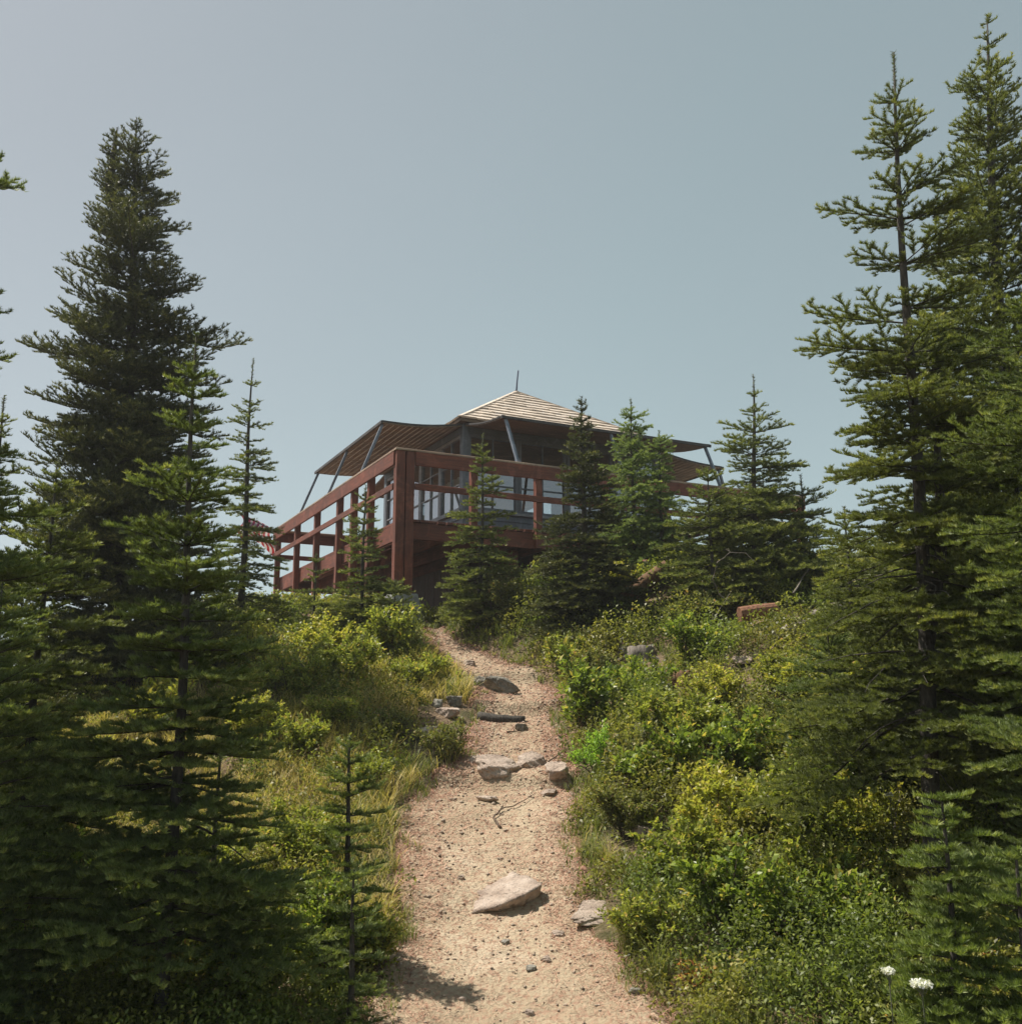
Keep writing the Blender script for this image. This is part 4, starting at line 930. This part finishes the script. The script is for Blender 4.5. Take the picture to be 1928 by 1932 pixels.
# roof
OV = .14; AP = 1.50; ez = HW+.03
c0 = W/2; hx = W/2+OV
rf = MB(); rf.add([(-OV, -OV, ez), (W+OV, -OV, ez), (W+OV, W+OV, ez), (-OV, W+OV, ez), (-OV, -OV, ez+.05), (W+OV, -OV, ez+.05), (W+OV, W+OV, ez+.05), (-OV, W+OV, ez+.05), (c0, c0, ez+AP)],
       [(3,2,1,0),(0,1,5,4),(1,2,6,5),(2,3,7,6),(3,0,4,7),(4,5,8),(5,6,8),(6,7,8),(7,4,8)])
roof = rf.build('roof', M['boardx'], cab)
sl = math.hypot(hx, AP-.05); nc = 13; sh = MB()
for side in range(4):
    R4 = Matrix.Rotation(side*PI/2, 3, 'Z'); slope = Vector((0, hx, AP-.05)).normalized(); nrm_ = Vector((0, -(AP-.05), hx)).normalized()
    for r_ in range(nc):
        s0 = sl*r_/nc-.012; s1 = s0+sl/nc*1.55; wrow = hx*(1-max(s0, 0)/sl)
        s1 = min(s1, sl); wtop = hx*(1-s1/sl); x = -wrow
        while x < wrow-.01:
            w = rnd.uniform(.14, .26); x1 = min(x+w, wrow); j = rnd.uniform(-.014, .006); th_ = .026+rnd.uniform(0, .012)
            def P_(xx, ss, o): 
                v = Vector((0, -hx, .055))+slope*ss+nrm_*o; return Vector((xx, v.y, v.z))
            g = .003; l0, l1 = s0+j, s1
            xa, xb = max(x+g, -wrow), x1-g; ta, tb = max(xa, -wtop), min(xb, wtop)
            if tb < ta: ta = tb = max(-wtop, min(wtop, (xa+xb)/2))
            q = [P_(xa, l0, .012), P_(xb, l0, .012), P_(tb, l1, -.006), P_(ta, l1, -.006), P_(xa, l0, .012+th_), P_(xb, l0, .012+th_), P_(tb, l1, .004), P_(ta, l1, .004)]
            q = [R4@v+Vector((c0, c0, ez)) for v in q]
            sh.add(q, [(3,2,1,0),(4,5,6,7),(0,1,5,4),(1,2,6,5),(2,3,7,6),(3,0,4,7)])
            x = x1
sh.build('shingles', M['shingle'], roof)
hp = MB()
for sx_, sy_ in ((0, 0), (W, 0), (W, W), (0, W)):
    a = Vector((-OV if sx_ == 0 else W+OV, -OV if sy_ == 0 else W+OV, ez+.09)); hp.bar(a, (c0, c0, ez+AP+.03), .09, .02)
hp.build('hip_cap', M['shingle'], roof)
fn = MB(); fn.tube([(c0, c0, ez+AP-.02), (c0+.02, c0, ez+AP+.25), (c0+.05, c0, ez+AP+.5)], [.022, .016, .014], 8); fn.build('lightning_rod', M['metal'], cab)
# propped shutters, hinged under the eaves: sagging boards with a strut down to the rail
def shutter(side, out, drop, name='shutter'):
    f = frame_of(side); nbd = 13; nseg = 16; sag = .045
    zt = HW-.03
    def zz(t): return zt+(drop-zt)*t-sag*math.sin(PI*t)
    w = MB()
    for k in range(nbd):
        t0, t1 = k/nbd, (k+1)/nbd-.006
        for s0_, s1_ in ((0.0, W),):
            p = []
            for (s, t, dz) in ((s0_, t0, 0), (s1_, t0, 0), (s1_, t1, 0), (s0_, t1, 0)):
                p.append(f(s, .05+out*t, zz(t)+dz))
            q = [(v[0], v[1], v[2]+.02) for v in p]
            w.add(p+q, [(3,2,1,0),(4,5,6,7),(0,1,5,4),(1,2,6,5),(2,3,7,6),(3,0,4,7)])
    sh_ = w.build(name, M['board'] if side in (1, 3) else M['boardx'], cab)
    for s in (0.02, W*.34, W*.67, W-.02):
        bt = MB()
        for k in range(8):
            t0, t1 = k/8, (k+1)/8; bt.bar(f(s, .05+out*t0, zz(t0)+.036), f(s, .05+out*t1, zz(t1)+.036), .06, .026)
        bt.build('batten', M['edge'], sh_)
    eb = MB(); eb.bar(f(-.03, .05+out+.012, zz(1)+.012), f(W+.03, .05+out+.012, zz(1)+.012), .03, .05); eb.build('edge_board', M['edge'], sh_)
    return sh_, f, zz
for side, out, drop in ((0, 1.55, 1.90), (1, 1.50, 2.03), (3, 1.50, 2.0), (2, 1.50, 2.0)):
    sh_, f, zz = shutter(side, out, drop)
    reach = {0: a_, 1: b_, 2: DS-a_-W, 3: DS-b_-W}[side]+.06
    for s in (.07, W/2, W-.07):
        m_ = MB(); top = Vector(f(s, .05+out-.03, zz(.98)-.01)); foot = Vector(f(s+(.06 if side == 0 else 0), reach, RT+.004)); m_.bar(foot, top, .045, .045)
        m_.bar(foot-Vector((0, 0, 0)), foot+Vector((0, 0, .05)), .07, .07); m_.build('strut', M['strut'], sh_)

# flag hanging from a short pole at the far left deck corner
fx, fy_ = cw(-.1, DS+.05); fb = (fx, fy_, ZD+1.07)
flag = empty('flag', fb, 0, label='red and white striped flag hanging past the far left corner of the deck', cat='flag')
pd = Vector((-.86, -.05, .40)).normalized(); pm = MB(); pm.tube([Vector((.05, 0, -.05)), pd*1.0], .014, 8); pm.build('flag_pole', M['metal'], flag)
nu, nv = 36, 24; V = []; UV = []
for i_ in range(nu+1):
    for j_ in range(nv+1):
        u_, v_ = i_/nu, j_/nv      # u along fly, v along pole
        p = pd*(.92-.8*v_)+Vector((.20*u_*(.5+.5*v_)+.06*math.sin(u_*7+v_*3), .10*math.sin(u_*6+v_*2), -.62*u_+.08*u_*math.sin(v_*5)))
        V.append(p); UV.append((u_, 1-v_))
F = [(i_*(nv+1)+j_, (i_+1)*(nv+1)+j_, (i_+1)*(nv+1)+j_+1, i_*(nv+1)+j_+1) for i_ in range(nu) for j_ in range(nv)]
me = bpy.data.meshes.new('flag_cloth'); me.from_pydata(V, [], F); me.update(); uvl = me.uv_layers.new(name='UVMap')
for lp in me.loops: uvl.data[lp.index].uv = UV[lp.vertex_index]
me.polygons.foreach_set('use_smooth', [True]*len(me.polygons)); me.materials.append(M['flag'])
o = bpy.data.objects.new('flag_cloth', me); C.objects.link(o); o.parent = flag

# ------------------------------------------------------------------ light
sdir = Vector((-.93, .36, 0)).normalized(); EL = rad(60)
sv = Vector((sdir.x*math.cos(EL), sdir.y*math.cos(EL), math.sin(EL)))
sun = bpy.data.lights.new('sun', 'SUN'); sun.energy = 3.9; sun.angle = rad(.53); sun.color = (1, .93, .82)
so = bpy.data.objects.new('sun', sun); C.objects.link(so); so.rotation_euler = sv.to_track_quat('Z', 'Y').to_euler(); so.location = (-20, 10, 30)
wd = bpy.data.worlds.new('World'); S.world = wd; wd.use_nodes = True; nt = wd.node_tree
for n_ in list(nt.nodes): nt.nodes.remove(n_)
SKYK = 1.45
sky = nt.nodes.new('ShaderNodeTexSky'); sky.sky_type = 'NISHITA'; sky.sun_disc = False; sky.sun_elevation = EL
sky.sun_rotation = math.atan2(sdir.x, sdir.y); sky.altitude = 1500; sky.air_density = 1.0; sky.dust_density = 2.5; sky.ozone_density = 1.0
hs = nt.nodes.new('ShaderNodeHueSaturation'); hs.inputs['Saturation'].default_value = .42; nt.links.new(sky.outputs[0], hs.inputs['Color'])
gm = nt.nodes.new('ShaderNodeGamma'); gm.inputs[1].default_value = .6; nt.links.new(hs.outputs[0], gm.inputs[0])
tint = mixc(nt, 1.0, gm.outputs[0], (.955*SKYK, 1.125*SKYK, 1.085*SKYK), 'MULTIPLY')
# thin warm haze veil on the sun's side of the sky
tc = nt.nodes.new('ShaderNodeTexCoord'); vd = N(nt, 'VectorMath', operation='DOT_PRODUCT'); nt.links.new(tc.outputs['Generated'], vd.inputs[0]); vd.inputs[1].default_value = (-.75, .25, .6)
hz = ramp(nt, vd.outputs['Value'], [(.38, (0, 0, 0)), (.95, (1, 1, 1))])
cl = ramp(nt, noise(nt, 1.6, 5, .55, tc.outputs['Generated'], .4), [(.3, (.86, .86, .86)), (.75, (1.0, 1.0, 1.0))])
tint = mixc(nt, hz, tint, mixc(nt, 1.0, tint, (1.12, .96, .99), 'MULTIPLY'))
tint = mixc(nt, 1.0, tint, mixc(nt, .35, (1., 1., 1.), cl), 'MULTIPLY')
bg = nt.nodes.new('ShaderNodeBackground'); bg.inputs[1].default_value = .083; nt.links.new(tint, bg.inputs[0])
wo = nt.nodes.new('ShaderNodeOutputWorld'); nt.links.new(bg.outputs[0], wo.inputs[0])
S.view_settings.view_transform = 'Standard'; S.view_settings.look = 'None'; S.view_settings.gamma = 1; S.view_settings.exposure = .75
S.render.engine = 'CYCLES'; cy_ = S.cycles
cy_.max_bounces = 8; cy_.diffuse_bounces = 5; cy_.glossy_bounces = 2; cy_.transmission_bounces = 3; cy_.transparent_max_bounces = 12
cy_.caustics_reflective = False; cy_.caustics_refractive = False; cy_.use_adaptive_sampling = True; cy_.adaptive_threshold = .02
cy_.use_denoising = True; cy_.denoiser = 'OPENIMAGEDENOISE'
S.render.film_transparent = False
tot = sum(len(o.data.polygons) for o in C.objects if o.type == 'MESH'); print('POLYS', tot, 'OBJS', len(C.objects))

hb = MB(); hb.box(float(gx[0])-20, float(gy[0])-20, -75, float(gx[-1])+20, float(gy[-1])+20, 10.5)  # thin haze volume added to lift the blacks, like a faded grade
hm = bpy.data.materials.new('black_lift_haze'); hm.use_nodes = True; hn = hm.node_tree
for n_ in list(hn.nodes): hn.nodes.remove(n_)
ho = hn.nodes.new('ShaderNodeOutputMaterial'); hv = hn.nodes.new('ShaderNodeVolumePrincipled'); hv.inputs['Color'].default_value = (.9, .93, .95, 1); hv.inputs['Density'].default_value = .0013; hv.inputs['Anisotropy'].default_value = .2
hn.links.new(hv.outputs[0], ho.inputs['Volume']); tag(hb.build('added_haze', hm), kind='stuff')
